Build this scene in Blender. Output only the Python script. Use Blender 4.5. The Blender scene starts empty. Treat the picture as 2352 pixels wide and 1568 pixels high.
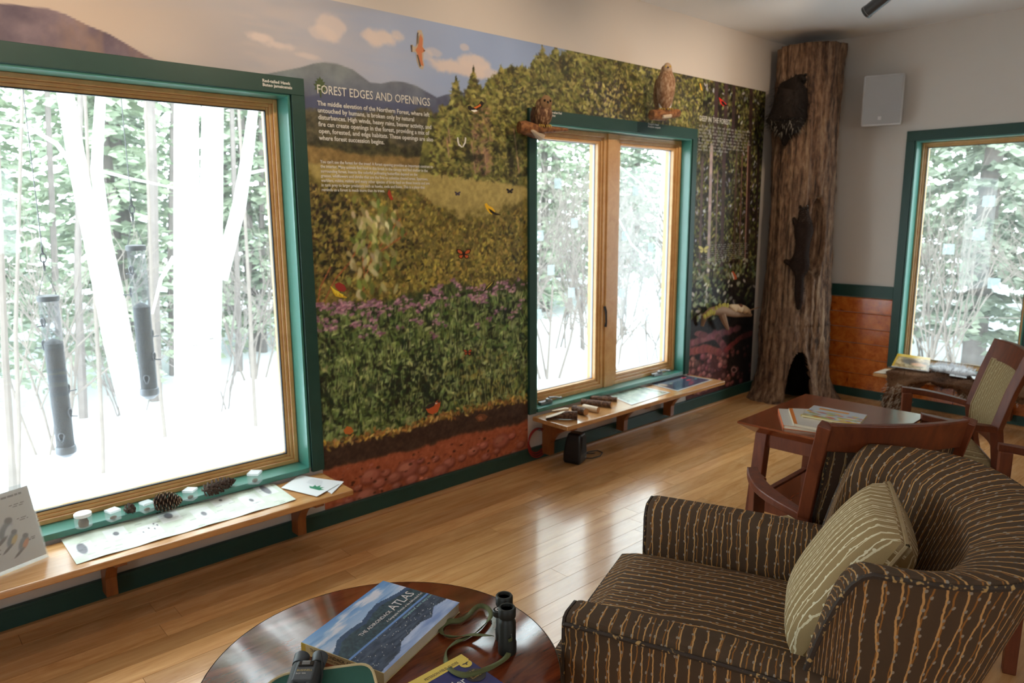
import bpy, bmesh, math, random
import numpy as np
from mathutils import Vector, Matrix, Euler

# ------------------------------------------------------------------ camera, world, light, exposure
SC = bpy.context.scene
COL = SC.collection
YAW, PITCH, ROLL, FPX, CAMD, CAMH = 0.834153, 0.176386, -0.006141, 1654.226, 2.930132, 1.45
def _axes():
    cy, sy, cp, sp = math.cos(YAW), math.sin(YAW), math.cos(PITCH), math.sin(PITCH)
    f = Vector((cy*cp, sy*cp, -sp)); r = Vector((sy, -cy, 0)); u = r.cross(f)
    c, s = math.cos(ROLL), math.sin(ROLL)
    return c*r + s*u, -s*r + c*u, f
AR, AU, AF = _axes()
CAM = Vector((0, -CAMD, CAMH))
cam_data = bpy.data.cameras.new('camera'); cam = bpy.data.objects.new('camera', cam_data); COL.objects.link(cam)
cam.matrix_world = Matrix(((AR.x, AU.x, -AF.x, CAM.x), (AR.y, AU.y, -AF.y, CAM.y), (AR.z, AU.z, -AF.z, CAM.z), (0, 0, 0, 1)))
cam_data.sensor_width = 36.0; cam_data.lens = FPX*36.0/2352.0; cam_data.clip_start = 0.02; cam_data.clip_end = 300
cam_data.dof.use_dof = True; cam_data.dof.focus_distance = 1.75; cam_data.dof.aperture_fstop = 5.0
SC.camera = cam
def on(px, ax, v):
    """the point where the photograph's pixel px meets the plane ax = v"""
    d = AR*((px[0]-1176)/FPX) + AU*((784-px[1])/FPX) + AF
    i = 'xyz'.index(ax)
    return CAM + d*((v-CAM[i])/d[i])

world = bpy.data.worlds.new('overcast'); SC.world = world; world.use_nodes = True
world.node_tree.nodes['Background'].inputs[0].default_value = (0.86, 0.94, 1.0, 1)
world.node_tree.nodes['Background'].inputs[1].default_value = 9.0
SC.view_settings.view_transform = 'Standard'; SC.view_settings.look = 'None'
SC.view_settings.gamma = 1.0; SC.view_settings.exposure = 0.14; SC.view_settings.use_curve_mapping = False
SC.cycles.use_denoising = True
SC.cycles.max_bounces = 10; SC.cycles.diffuse_bounces = 5; SC.cycles.glossy_bounces = 4
SC.cycles.transmission_bounces = 6; SC.cycles.transparent_max_bounces = 16
SC.cycles.sample_clamp_indirect = 8.0; SC.cycles.caustics_reflective = False; SC.cycles.caustics_refractive = False

def portal(loc, rot, sx, sy):
    l = bpy.data.lights.new('sky_portal', 'AREA'); l.shape = 'RECTANGLE'; l.size = sx; l.size_y = sy; l.cycles.is_portal = True
    o = bpy.data.objects.new('sky_portal', l); COL.objects.link(o); o.location = loc; o.rotation_euler = rot
    o['kind'] = 'helper'
portal((0.43, 0.14, 1.13), (-math.pi/2, 0, 0), 1.96, 1.62)
portal((3.57, 0.14, 1.13), (-math.pi/2, 0, 0), 1.48, 1.62)
portal((5.83, -1.335, 1.13), (0, math.pi/2, 0), 1.62, 0.78)
portal((-3.04, -3.8, 1.5), (0, -math.pi/2, 0), 1.2, 1.6)
portal((0.8, -6.14, 1.5), (math.pi/2, 0, 0), 1.2, 1.0)

# ------------------------------------------------------------------ helpers
RND = random.Random(7)
def lin(c):
    """8-bit sRGB to linear"""
    return tuple((v/255/12.92 if v/255 <= 0.04045 else ((v/255+0.055)/1.055)**2.4) for v in c)
def lin_np(a):
    a = np.clip(a, 0, 1)
    return np.where(a <= 0.04045, a/12.92, ((a+0.055)/1.055)**2.4)

class N:
    """small node-tree writer"""
    def __init__(s, name):
        s.mat = bpy.data.materials.new(name); s.mat.use_nodes = True
        s.t = s.mat.node_tree; s.b = s.t.nodes['Principled BSDF']; s.out = s.t.nodes['Material Output']
    def n(s, typ, **kw):
        nd = s.t.nodes.new(typ)
        for k, v in kw.items():
            if hasattr(nd, k): setattr(nd, k, v)
        return nd
    def link(s, a, b): s.t.links.new(a, b)
    def set(s, sock, v):
        if isinstance(v, bpy.types.NodeSocket): s.link(v, sock)
        else: sock.default_value = v
    def m(s, op, a, b=0.0, c=0.0):
        nd = s.t.nodes.new('ShaderNodeMath'); nd.operation = op
        for i, v in enumerate((a, b, c)): s.set(nd.inputs[i], v)
        return nd.outputs[0]
    def mix(s, f, a, b, mode='MIX'):
        nd = s.t.nodes.new('ShaderNodeMix'); nd.data_type = 'RGBA'; nd.blend_type = mode
        s.set(nd.inputs[0], f)
        for k, v in ((6, a), (7, b)):
            s.set(nd.inputs[k], v if isinstance(v, bpy.types.NodeSocket) else (*v[:3], 1))
        return nd.outputs[2]
    def coord(s, kind='Object', scale=(1, 1, 1), rot=(0, 0, 0)):
        tc = s.t.nodes.new('ShaderNodeTexCoord'); mp = s.t.nodes.new('ShaderNodeMapping')
        s.link(tc.outputs[kind], mp.inputs[0]); mp.inputs['Scale'].default_value = scale; mp.inputs['Rotation'].default_value = rot
        return mp.outputs[0]
    def noise(s, vec, scale=5, detail=3, rough=0.55, dist=0.0):
        nd = s.t.nodes.new('ShaderNodeTexNoise'); s.link(vec, nd.inputs['Vector'])
        nd.inputs['Scale'].default_value = scale; nd.inputs['Detail'].default_value = detail
        nd.inputs['Roughness'].default_value = rough; nd.inputs['Distortion'].default_value = dist
        return nd.outputs[0]
    def ramp(s, f, stops):
        nd = s.t.nodes.new('ShaderNodeValToRGB'); s.link(f, nd.inputs[0]); e = nd.color_ramp.elements
        while len(e) < len(stops): e.new(0.5)
        for k, (p, c) in enumerate(stops): e[k].position = p; e[k].color = (*c[:3], 1)
        return nd.outputs[0]
    def bump(s, h, strength=0.3, dist=0.01):
        nd = s.t.nodes.new('ShaderNodeBump'); s.link(h, nd.inputs['Height'])
        nd.inputs['Strength'].default_value = strength; nd.inputs['Distance'].default_value = dist
        s.link(nd.outputs[0], s.b.inputs['Normal'])
    def base(s, c): s.set(s.b.inputs['Base Color'], c if isinstance(c, bpy.types.NodeSocket) else (*c[:3], 1))
    def pset(s, **kw):
        for k, v in kw.items(): s.set(s.b.inputs[k.replace('_', ' ')], v)
        return s

MAT = {}
def plain(name, c, rough=0.5, metal=0.0, var=0.08, scale=12, bump=0.0, coat=0.0, spec=0.5):
    """one colour with a faint mottled variation"""
    s = N(name); v = s.coord('Object')
    f = s.noise(v, scale, 4)
    s.base(s.mix(f, [x*(1-var) for x in c], [min(1, x*(1+var)) for x in c]))
    s.pset(Roughness=rough, Metallic=metal, Coat_Weight=coat, Coat_Roughness=0.12); s.b.inputs['Specular IOR Level'].default_value = spec
    if bump: s.bump(s.noise(v, scale*6, 3), bump, 0.004)
    MAT[name] = s.mat; return s.mat
def wood(name, c1, c2, scale=(1, 14, 14), rough=0.35, coat=0.0, rand=0.0, dark=None, freq=3.0, bump=0.03):
    s = N(name); v = s.coord('Object', scale)
    if rand:
        oi = s.n('ShaderNodeObjectInfo'); ad = s.n('ShaderNodeVectorMath', operation='MULTIPLY_ADD')
        cb = s.n('ShaderNodeCombineXYZ')
        for k in range(3): s.link(oi.outputs['Random'], cb.inputs[k])
        s.link(cb.outputs[0], ad.inputs[0]); ad.inputs[1].default_value = (37, 91, 53); s.link(v, ad.inputs[2]); v = ad.outputs[0]
    f = s.noise(v, freq, 6, 0.6, 0.6)
    g = s.noise(v, freq*5, 4, 0.6)
    f2 = s.m('ADD', s.m('MULTIPLY', f, 0.75), s.m('MULTIPLY', g, 0.25))
    c = s.ramp(f2, [(0.33, c1), (0.66, c2)] if dark is None else [(0.3, dark), (0.42, c1), (0.66, c2)])
    if rand:
        val = s.m('ADD', 1-rand, s.m('MULTIPLY', oi.outputs['Random'], 2*rand))
        hs = s.n('ShaderNodeHueSaturation'); s.link(c, hs.inputs['Color']); s.link(val, hs.inputs['Value']); c = hs.outputs[0]
    s.base(c); s.pset(Roughness=s.m('ADD', rough-0.04, s.m('MULTIPLY', g, 0.1)), Coat_Weight=coat, Coat_Roughness=0.1)
    if bump: s.bump(g, bump, 0.002)
    MAT[name] = s.mat; return s.mat
def vcol(name, rough=0.5, coat=0.0, spec=0.5, gain=1.0):
    """printed colours held by the mesh"""
    s = N(name); a = s.n('ShaderNodeVertexColor'); a.layer_name = 'print'
    s.base(a.outputs[0]); s.pset(Roughness=rough, Coat_Weight=coat, Coat_Roughness=0.15); s.b.inputs['Specular IOR Level'].default_value = spec
    MAT[name] = s.mat; return s.mat

class MB:
    """collects geometry for ONE mesh object"""
    def __init__(s): s.v = []; s.f = []; s.uv = {}; s.c = {}
    def add(s, vs, fs, uvs=None, col=None):
        o = len(s.v); s.v += [tuple(p) for p in vs]
        for k, f in enumerate(fs):
            if uvs is not None: s.uv[len(s.f)] = [uvs[i] for i in f]
            if col is not None: s.c[len(s.f)] = col
            s.f.append(tuple(i+o for i in f))
        return s
    def box(s, c, d, rot=None, taper=None, col=None):
        x, y, z = (k/2 for k in d); t = taper or (1, 1)
        p = [Vector((sx*x*(t[0] if sz > 0 else 1), sy*y*(t[1] if sz > 0 else 1), sz*z)) for sz in (-1, 1) for sy in (-1, 1) for sx in (-1, 1)]
        if rot is not None:
            m = rot if isinstance(rot, Matrix) else Euler(rot).to_matrix()
            p = [m @ q for q in p]
        return s.add([q+Vector(c) for q in p], [(0, 2, 3, 1), (4, 5, 7, 6), (0, 1, 5, 4), (2, 6, 7, 3), (0, 4, 6, 2), (1, 3, 7, 5)], col=col)
    def b2(s, lo, hi, col=None):
        return s.box([(a+b)/2 for a, b in zip(lo, hi)], [abs(b-a) for a, b in zip(lo, hi)], col=col)
    def tube(s, pts, r, n=8, cap=True, col=None, flat=None):
        pts = [Vector(p) for p in pts]; r = r if hasattr(r, '__len__') else [r]*len(pts)
        vs = []; up = Vector((0, 0, 1)); prev = None
        for i, p in enumerate(pts):
            d = (pts[min(i+1, len(pts)-1)]-pts[max(i-1, 0)])
            d = d.normalized() if d.length > 1e-9 else Vector((0, 0, 1))
            if prev is None:
                a = d.cross(up if abs(d.z) < 0.95 else Vector((1, 0, 0))).normalized()
            else: a = (prev-d*prev.dot(d)).normalized()
            prev = a; b = d.cross(a)
            fl = flat or (1, 1)
            for k in range(n):
                t = 2*math.pi*k/n
                vs.append(p+a*(math.cos(t)*r[i]*fl[0])+b*(math.sin(t)*r[i]*fl[1]))
        fs = [(i*n+k, i*n+(k+1) % n, (i+1)*n+(k+1) % n, (i+1)*n+k) for i in range(len(pts)-1) for k in range(n)]
        if cap: fs += [tuple(range(n-1, -1, -1)), tuple((len(pts)-1)*n+k for k in range(n))]
        return s.add(vs, fs, col=col)
    def lathe(s, prof, n=24, c=(0, 0, 0), cap=True, col=None, sx=1, sy=1):
        vs = [(c[0]+r*sx*math.cos(2*math.pi*k/n), c[1]+r*sy*math.sin(2*math.pi*k/n), c[2]+z) for r, z in prof for k in range(n)]
        fs = [(i*n+k, i*n+(k+1) % n, (i+1)*n+(k+1) % n, (i+1)*n+k) for i in range(len(prof)-1) for k in range(n)]
        if cap: fs += [tuple(range(n-1, -1, -1)), tuple((len(prof)-1)*n+k for k in range(n))]
        return s.add(vs, fs, col=col)
    def prism(s, poly, a, b, axis='y', col=None):
        """polygon in the two other axes, extruded from a to b"""
        def P(p, t):
            return {'x': (t, p[0], p[1]), 'y': (p[0], t, p[1]), 'z': (p[0], p[1], t)}[axis]
        n = len(poly); vs = [P(p, a) for p in poly]+[P(p, b) for p in poly]
        fs = [tuple(range(n)), tuple(range(2*n-1, n-1, -1))]+[(k, n+k, n+(k+1) % n, (k+1) % n) for k in range(n)]
        return s.add(vs, fs, col=col)
    def sheet(s, P, uv=None, closed=False, col=None):
        """grid of points P[i][j]"""
        ni, nj = len(P), len(P[0]); vs = [p for row in P for p in row]
        uvs = [q for row in uv for q in row] if uv else None
        fs = [(i*nj+j, (i+1)*nj+j, (i+1)*nj+j+1, i*nj+j+1) for i in range(ni-1) for j in range(nj-1)]
        return s.add(vs, fs, uvs, col=col)
    def ball(s, c, r, n=12, m=8, rot=None, col=None):
        r = r if hasattr(r, '__len__') else (r, r, r); vs = []
        mt = Euler(rot).to_matrix() if rot is not None else Matrix.Identity(3)
        for i in range(m+1):
            a = math.pi*i/m-math.pi/2
            for k in range(n):
                t = 2*math.pi*k/n
                vs.append(mt @ Vector((r[0]*math.cos(a)*math.cos(t), r[1]*math.cos(a)*math.sin(t), r[2]*math.sin(a)))+Vector(c))
        return s.add(vs, [(i*n+k, i*n+(k+1) % n, (i+1)*n+(k+1) % n, (i+1)*n+k) for i in range(m) for k in range(n)], col=col)
    def mesh(s, name, mat, smooth=False):
        me = bpy.data.meshes.new(name); me.from_pydata(s.v, [], s.f)
        if s.uv:
            ul = me.uv_layers.new(name='UVMap')
            for k, p in enumerate(me.polygons):
                if k in s.uv:
                    for li, q in zip(p.loop_indices, s.uv[k]): ul.data[li].uv = q
        if s.c:
            ca = me.color_attributes.new('print', 'FLOAT_COLOR', 'CORNER')
            for k, p in enumerate(me.polygons):
                q = s.c.get(k, (1, 1, 1))
                for li in p.loop_indices: ca.data[li].color = (*q[:3], 1)
        bm = bmesh.new(); bm.from_mesh(me); bmesh.ops.recalc_face_normals(bm, faces=bm.faces); bm.to_mesh(me); bm.free()
        if smooth:
            me.polygons.foreach_set('use_smooth', [True]*len(me.polygons))
        me.materials.append(MAT[mat] if isinstance(mat, str) else mat)
        return me
    def build(s, name, mat, parent=None, smooth=False, bevel=0.0, sub=0, loc=None, seg=2, auto=True):
        o = bpy.data.objects.new(name, s.mesh(name, mat, smooth)); COL.objects.link(o)
        if parent is not None: o.parent = parent
        if loc is not None: o.location = loc
        if bevel:
            b = o.modifiers.new('bevel', 'BEVEL'); b.width = bevel; b.segments = seg; b.limit_method = 'ANGLE'; b.angle_limit = math.radians(40)
        if sub:
            u = o.modifiers.new('sub', 'SUBSURF'); u.levels = sub; u.render_levels = sub
        if smooth and auto and not sub:
            try:
                for p in o.data.polygons: p.use_smooth = True
                o.data.set_sharp_from_angle(angle=math.radians(38))
            except Exception: pass
        return o

def tag(o, label=None, cat=None, group=None, kind=None):
    if label: o['label'] = label
    if cat: o['category'] = cat
    if group: o['group'] = group
    if kind: o['kind'] = kind
    return o
def thing(name, label, cat, loc=(0, 0, 0), rz=0.0, group=None, rot=None):
    o = bpy.data.objects.new(name, None); o.empty_display_size = 0.1; COL.objects.link(o)
    o.location = loc; o.rotation_euler = rot if rot is not None else (0, 0, rz)
    return tag(o, label, cat, group)
def struct(name, kids=False):
    o = bpy.data.objects.new(name, None); COL.objects.link(o); o['kind'] = 'structure'; return o
def copy_tree(o, parent=None):
    c = o.copy(); COL.objects.link(c); c.parent = parent
    for ch in list(o.children): copy_tree(ch, c)
    return c
def text_obj(name, body, size, mat, parent=None, M=None, extrude=0.0004, align='LEFT', spacing=1.0, offset=0.0, xs=1.0, line=1.0, shear=0.0, width=None):
    """flat lettering as a mesh; M places its local x (reading) / y (up) / z (out) frame"""
    cu = bpy.data.curves.new(name, 'FONT'); cu.body = body; cu.size = size; cu.extrude = extrude; cu.align_x = align
    cu.resolution_u = 2; cu.space_character = spacing; cu.offset = offset; cu.space_line = line; cu.shear = shear
    t = bpy.data.objects.new(name, cu); COL.objects.link(t)
    me = bpy.data.meshes.new_from_object(t.evaluated_get(bpy.context.evaluated_depsgraph_get()))
    bpy.data.objects.remove(t); bpy.data.curves.remove(cu)
    me.name = name; me.materials.clear(); me.materials.append(MAT[mat])
    if width is not None:
        xa = [v.co.x for v in me.vertices]; xs = width/(max(xa)-min(xa))
    if xs != 1.0: me.transform(Matrix.Diagonal((xs, 1, 1, 1)))
    if M is not None: me.transform(M)
    o = bpy.data.objects.new(name, me); COL.objects.link(o)
    if parent is not None: o.parent = parent
    return o
def frame_m(o, x, y):
    x = Vector(x).normalized(); y = Vector(y).normalized(); z = x.cross(y)
    return Matrix(((x.x, y.x, z.x, o[0]), (x.y, y.y, z.y, o[1]), (x.z, y.z, z.z, o[2]), (0, 0, 0, 1)))

# value noise for painting prints
def vnoise(shape, cells, seed):
    r = np.random.default_rng(seed); ny, nx = shape; cy, cx = max(2, int(cells[0])), max(2, int(cells[1]))
    g = r.random((cy+2, cx+2)); yy = np.linspace(0, cy, ny); xx = np.linspace(0, cx, nx)
    y0 = np.minimum(yy.astype(int), cy); x0 = np.minimum(xx.astype(int), cx); fy = yy-y0; fx = xx-x0
    fy = (fy*fy*(3-2*fy))[:, None]; fx = (fx*fx*(3-2*fx))[None, :]
    return (g[y0][:, x0]*(1-fy)*(1-fx)+g[y0+1][:, x0]*fy*(1-fx)+g[y0][:, x0+1]*(1-fy)*fx+g[y0+1][:, x0+1]*fy*fx)
def fbm(shape, cells, seed, oct=4, k=0.55):
    a = 1.0; s = 0; t = 0
    for i in range(oct):
        s = s+a*vnoise(shape, (cells[0]*2**i, cells[1]*2**i), seed+i); t += a; a *= k
    return s/t
def painted(name, img, P, mat, parent=None, keep=None, thick=0.0, loc=None):
    """a printed sheet: img[iy,ix] sRGB 0..1 on the point grid P[iy,ix]"""
    ny, nx, _ = img.shape; idx = np.arange(ny*nx).reshape(ny, nx)
    q = np.stack([idx[:-1, :-1], idx[:-1, 1:], idx[1:, 1:], idx[1:, :-1]], -1).reshape(-1, 4)
    if keep is not None: q = q[keep.reshape(-1)]
    used, inv = np.unique(q, return_inverse=True); q = inv.reshape(-1, 4)
    co = P.reshape(-1, 3)[used]; c = lin_np(img.reshape(-1, 3)[used])
    me = bpy.data.meshes.new(name); me.vertices.add(len(co)); me.vertices.foreach_set('co', co.astype(np.float32).ravel())
    me.loops.add(q.size); me.loops.foreach_set('vertex_index', q.astype(np.int32).ravel())
    me.polygons.add(len(q)); me.polygons.foreach_set('loop_start', (np.arange(len(q))*4).astype(np.int32)); me.polygons.foreach_set('loop_total', np.full(len(q), 4, np.int32))
    ca = me.color_attributes.new('print', 'FLOAT_COLOR', 'POINT')
    ca.data.foreach_set('color', np.concatenate([c, np.ones((len(c), 1))], 1).astype(np.float32).ravel())
    me.update(calc_edges=True); me.validate(); me.materials.append(MAT[mat])
    o = bpy.data.objects.new(name, me); COL.objects.link(o)
    if parent is not None: o.parent = parent
    if loc is not None: o.location = loc
    return o
# ------------------------------------------------------------------ materials of the room
plain('wall_paint', (0.62, 0.56, 0.505), 0.6, var=0.02, scale=3, bump=0.02)
plain('ceiling_paint', (0.88, 0.885, 0.90), 0.7, var=0.02, scale=3)
plain('green_paint', (0.017, 0.058, 0.045), 0.42, var=0.12, scale=20, spec=0.4)
plain('green_paint_lit', (0.042, 0.19, 0.15), 0.3, var=0.06, coat=0.3)  # same green as the casing, lightened to paint in window light on the jambs
wood('floor_wood', lin((202, 146, 90)), lin((226, 174, 118)), (1.6, 12, 12), 0.24, coat=0.25, rand=0.15, dark=lin((184, 130, 78)), freq=1.6, bump=0.012)
plain('subfloor', (0.05, 0.03, 0.015), 0.8)
wood('pine_board', lin((178, 86, 26)), lin((214, 122, 48)), (1, 9, 9), 0.22, coat=0.4, rand=0.1, dark=lin((92, 36, 10)), freq=2.2)
wood('oak_frame', lin((196, 144, 84)), lin((214, 166, 108)), (1, 1, 1), 0.32, coat=0.3, freq=12)
wood('ledge_wood', lin((172, 118, 66)), lin((206, 156, 102)), (2, 22, 22), 0.22, coat=0.5, freq=2.2)
wood('bracket_wood', lin((118, 64, 28)), lin((152, 92, 46)), (8, 8, 2), 0.35, coat=0.2, freq=3)
wood('shoe_wood', lin((160, 112, 66)), lin((190, 140, 90)), (1, 10, 10), 0.35)
plain('dark_metal', (0.02, 0.02, 0.022), 0.4, 0.6)
plain('grey_metal', (0.22, 0.22, 0.22), 0.4, 0.8)
plain('white_vinyl', (0.42, 0.44, 0.5), 0.4)
plain('letter_white', (0.75, 0.74, 0.7), 0.6, var=0.0)
def glass_mat():
    s = N('window_glass'); s.t.nodes.remove(s.b)
    tr = s.n('ShaderNodeBsdfTransparent'); tr.inputs[0].default_value = (0.9, 0.93, 0.92, 1)
    gl = s.n('ShaderNodeBsdfGlossy'); gl.inputs['Roughness'].default_value = 0.02
    lw = s.n('ShaderNodeLayerWeight'); lw.inputs[0].default_value = 0.5
    fr = s.m('ADD', 0.03, s.m('MULTIPLY', 0.6, s.m('POWER', lw.outputs['Facing'], 5.0)))
    mx = s.n('ShaderNodeMixShader'); s.link(fr, mx.inputs[0]); s.link(tr.outputs[0], mx.inputs[1]); s.link(gl.outputs[0], mx.inputs[2])
    tl = s.n('ShaderNodeBsdfTranslucent'); tl.inputs[0].default_value = (0.9, 0.92, 0.93, 1)      # pale veil in the panes, imitates lens glare over the view
    m2 = s.n('ShaderNodeMixShader'); m2.inputs[0].default_value = 0.014; s.link(mx.outputs[0], m2.inputs[1]); s.link(tl.outputs[0], m2.inputs[2])
    s.link(m2.outputs[0], s.out.inputs[0]); MAT['window_glass'] = s.mat
glass_mat()
def decal_mat():
    s = N('frosted_decal'); s.base((0.62, 0.74, 0.74)); s.pset(Roughness=0.6)
    tl = s.n('ShaderNodeBsdfTranslucent'); tl.inputs[0].default_value = (0.42, 0.47, 0.47, 1)
    tr = s.n('ShaderNodeBsdfTransparent'); tr.inputs[0].default_value = (1, 1, 1, 1)
    m1 = s.n('ShaderNodeMixShader'); m1.inputs[0].default_value = 0.6; s.link(tl.outputs[0], m1.inputs[1]); s.link(tr.outputs[0], m1.inputs[2])
    s.link(m1.outputs[0], s.out.inputs[0]); MAT['frosted_decal'] = s.mat
decal_mat()

# ------------------------------------------------------------------ walls, floor, ceiling
LX, TOP, XB, YB, TH = 5.69, 2.716, -3.0, -6.1, 0.16
W1 = (-0.55, 1.415); W2 = (2.831, 4.31); WZ = (0.32, 1.94); WB = (0.95, 1.72)
def holed_wall(name, u0, u1, holes, to_world, mat='wall_paint'):
    m = MB(); us = sorted([u0, u1]+[h for q in holes for h in q[:2]])
    for a, b in zip(us[:-1], us[1:]):
        q = [h for h in holes if h[0] <= a+1e-6 and h[1] >= b-1e-6]
        spans = [(0, TOP)] if not q else [(0, q[0][2]), (q[0][3], TOP)]
        for z0, z1 in spans:
            lo, hi = to_world(a, z0, 0), to_world(b, z1, TH); m.b2([min(x, y) for x, y in zip(lo, hi)], [max(x, y) for x, y in zip(lo, hi)])
    return tag(m.build(name, mat), kind='structure')
wall_left = holed_wall('wall_left', XB, LX+TH, [(*W1, *WZ), (*W2, *WZ)], lambda u, z, t: (u, t, z))
wall_right = holed_wall('wall_right', 0.0, -YB, [(*WB, *WZ)], lambda u, z, t: (LX+t, -u, z))
wall_back = holed_wall('wall_back', XB, LX+TH, [(0.2, 1.4, 1.0, 2.0)], lambda u, z, t: (u, YB-t, z))
wall_side = holed_wall('wall_side', 0.0, -YB, [(3.0, 4.6, 0.9, 2.1)], lambda u, z, t: (XB-t, -u, z))
tag(MB().b2((XB-TH, YB-TH, TOP), (LX+TH, TH, TOP+0.15)).build('ceiling', 'ceiling_paint'), kind='structure')
floor = tag(MB().b2((XB-TH, YB-TH, -0.15), (LX+TH, TH, -0.012)).build('floor', 'subfloor'), kind='structure')
PW = 0.095
me_plank = MB().box((0, 0, -0.006), (1, PW-0.0014, 0.012)).mesh('plank', 'floor_wood')
n_pl = 0; rest = MB(); r_ = random.Random(3)
for row in range(int(-YB/PW)+1):
    y = -0.03-(row+0.5)*PW; x = XB+r_.uniform(0, 0.9)-0.9
    if y-PW/2 < YB: break
    while x < LX:
        L = r_.choice((0.55, 0.7, 0.85, 1.0, 1.2, 1.4)); a, b = max(x, XB), min(x+L, LX)
        if b-a > 0.02:
            seen = -0.25 < (a+b)/2 and y > -3.0 and not ((a+b)/2 < 0.35 and y < -1.6)
            if seen and n_pl < 296:
                o = bpy.data.objects.new('plank', me_plank); COL.objects.link(o); o.parent = floor
                o.location = ((a+b)/2, y, 0); o.scale = (b-a-0.0012, 1, 1); n_pl += 1
            else: rest.box(((a+b)/2, y, -0.006), (b-a-0.0012, PW-0.0014, 0.012))
        x += L
tag(rest.build('outer_planks', 'floor_wood', floor), kind='stuff')

def bar(name, lo, hi, mat, parent=None, bevel=0.002):
    return MB().b2(lo, hi).build(name, mat, parent, bevel=bevel)
# baseboards with their wooden shoe strip
bb = tag(bar('baseboard_left', (XB, -0.02, 0), (LX, 0, 0.096), 'green_paint'), kind='structure')
bar('cap_bead', (XB, -0.0235, 0.084), (LX, -0.0195, 0.096), 'green_paint', bb)
MB().prism([(-0.0405, 0), (-0.0405, 0.007), (-0.033, 0.017), (-0.0205, 0.02), (-0.0205, 0)], XB, LX, 'x').build('shoe_strip', 'shoe_wood', bb)
bb2 = tag(bar('baseboard_right', (LX-0.02, YB, 0), (LX, -0.02, 0.085), 'green_paint'), kind='structure')
MB().prism([(LX-0.0405, 0), (LX-0.0405, 0.007), (LX-0.033, 0.017), (LX-0.0205, 0.02), (LX-0.0205, 0)], YB, -0.02, 'y').build('shoe_strip', 'shoe_wood', bb2)
# pine wainscot on the right wall: every board a piece of its own
zb = 0.085; bh = (0.80-0.085)/6
for k in range(6):
    z0 = zb+k*bh; z1 = z0+bh-0.004
    spans = [(-0.89, -0.02), (YB, -1.81)] if z1 > 0.24 else [(-1.35, -0.02), (-3.6, -1.355), (YB, -3.605)]
    for a, b in spans:
        MB().prism([(LX-0.014, z0), (LX-0.014, z1-0.006), (LX-0.008, z1), (LX, z1), (LX, z0)], a, b, 'y').build('board', 'pine_board', wall_right)
# note: prism 'y' takes (x, z)
t1 = tag(bar('trim_1', (LX-0.02, -0.89, 0.80), (LX, -0.02, 0.892), 'green_paint'), kind='structure')
tag(bar('trim_2', (LX-0.02, YB, 0.80), (LX, -1.81, 0.892), 'green_paint'), kind='structure')

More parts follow.
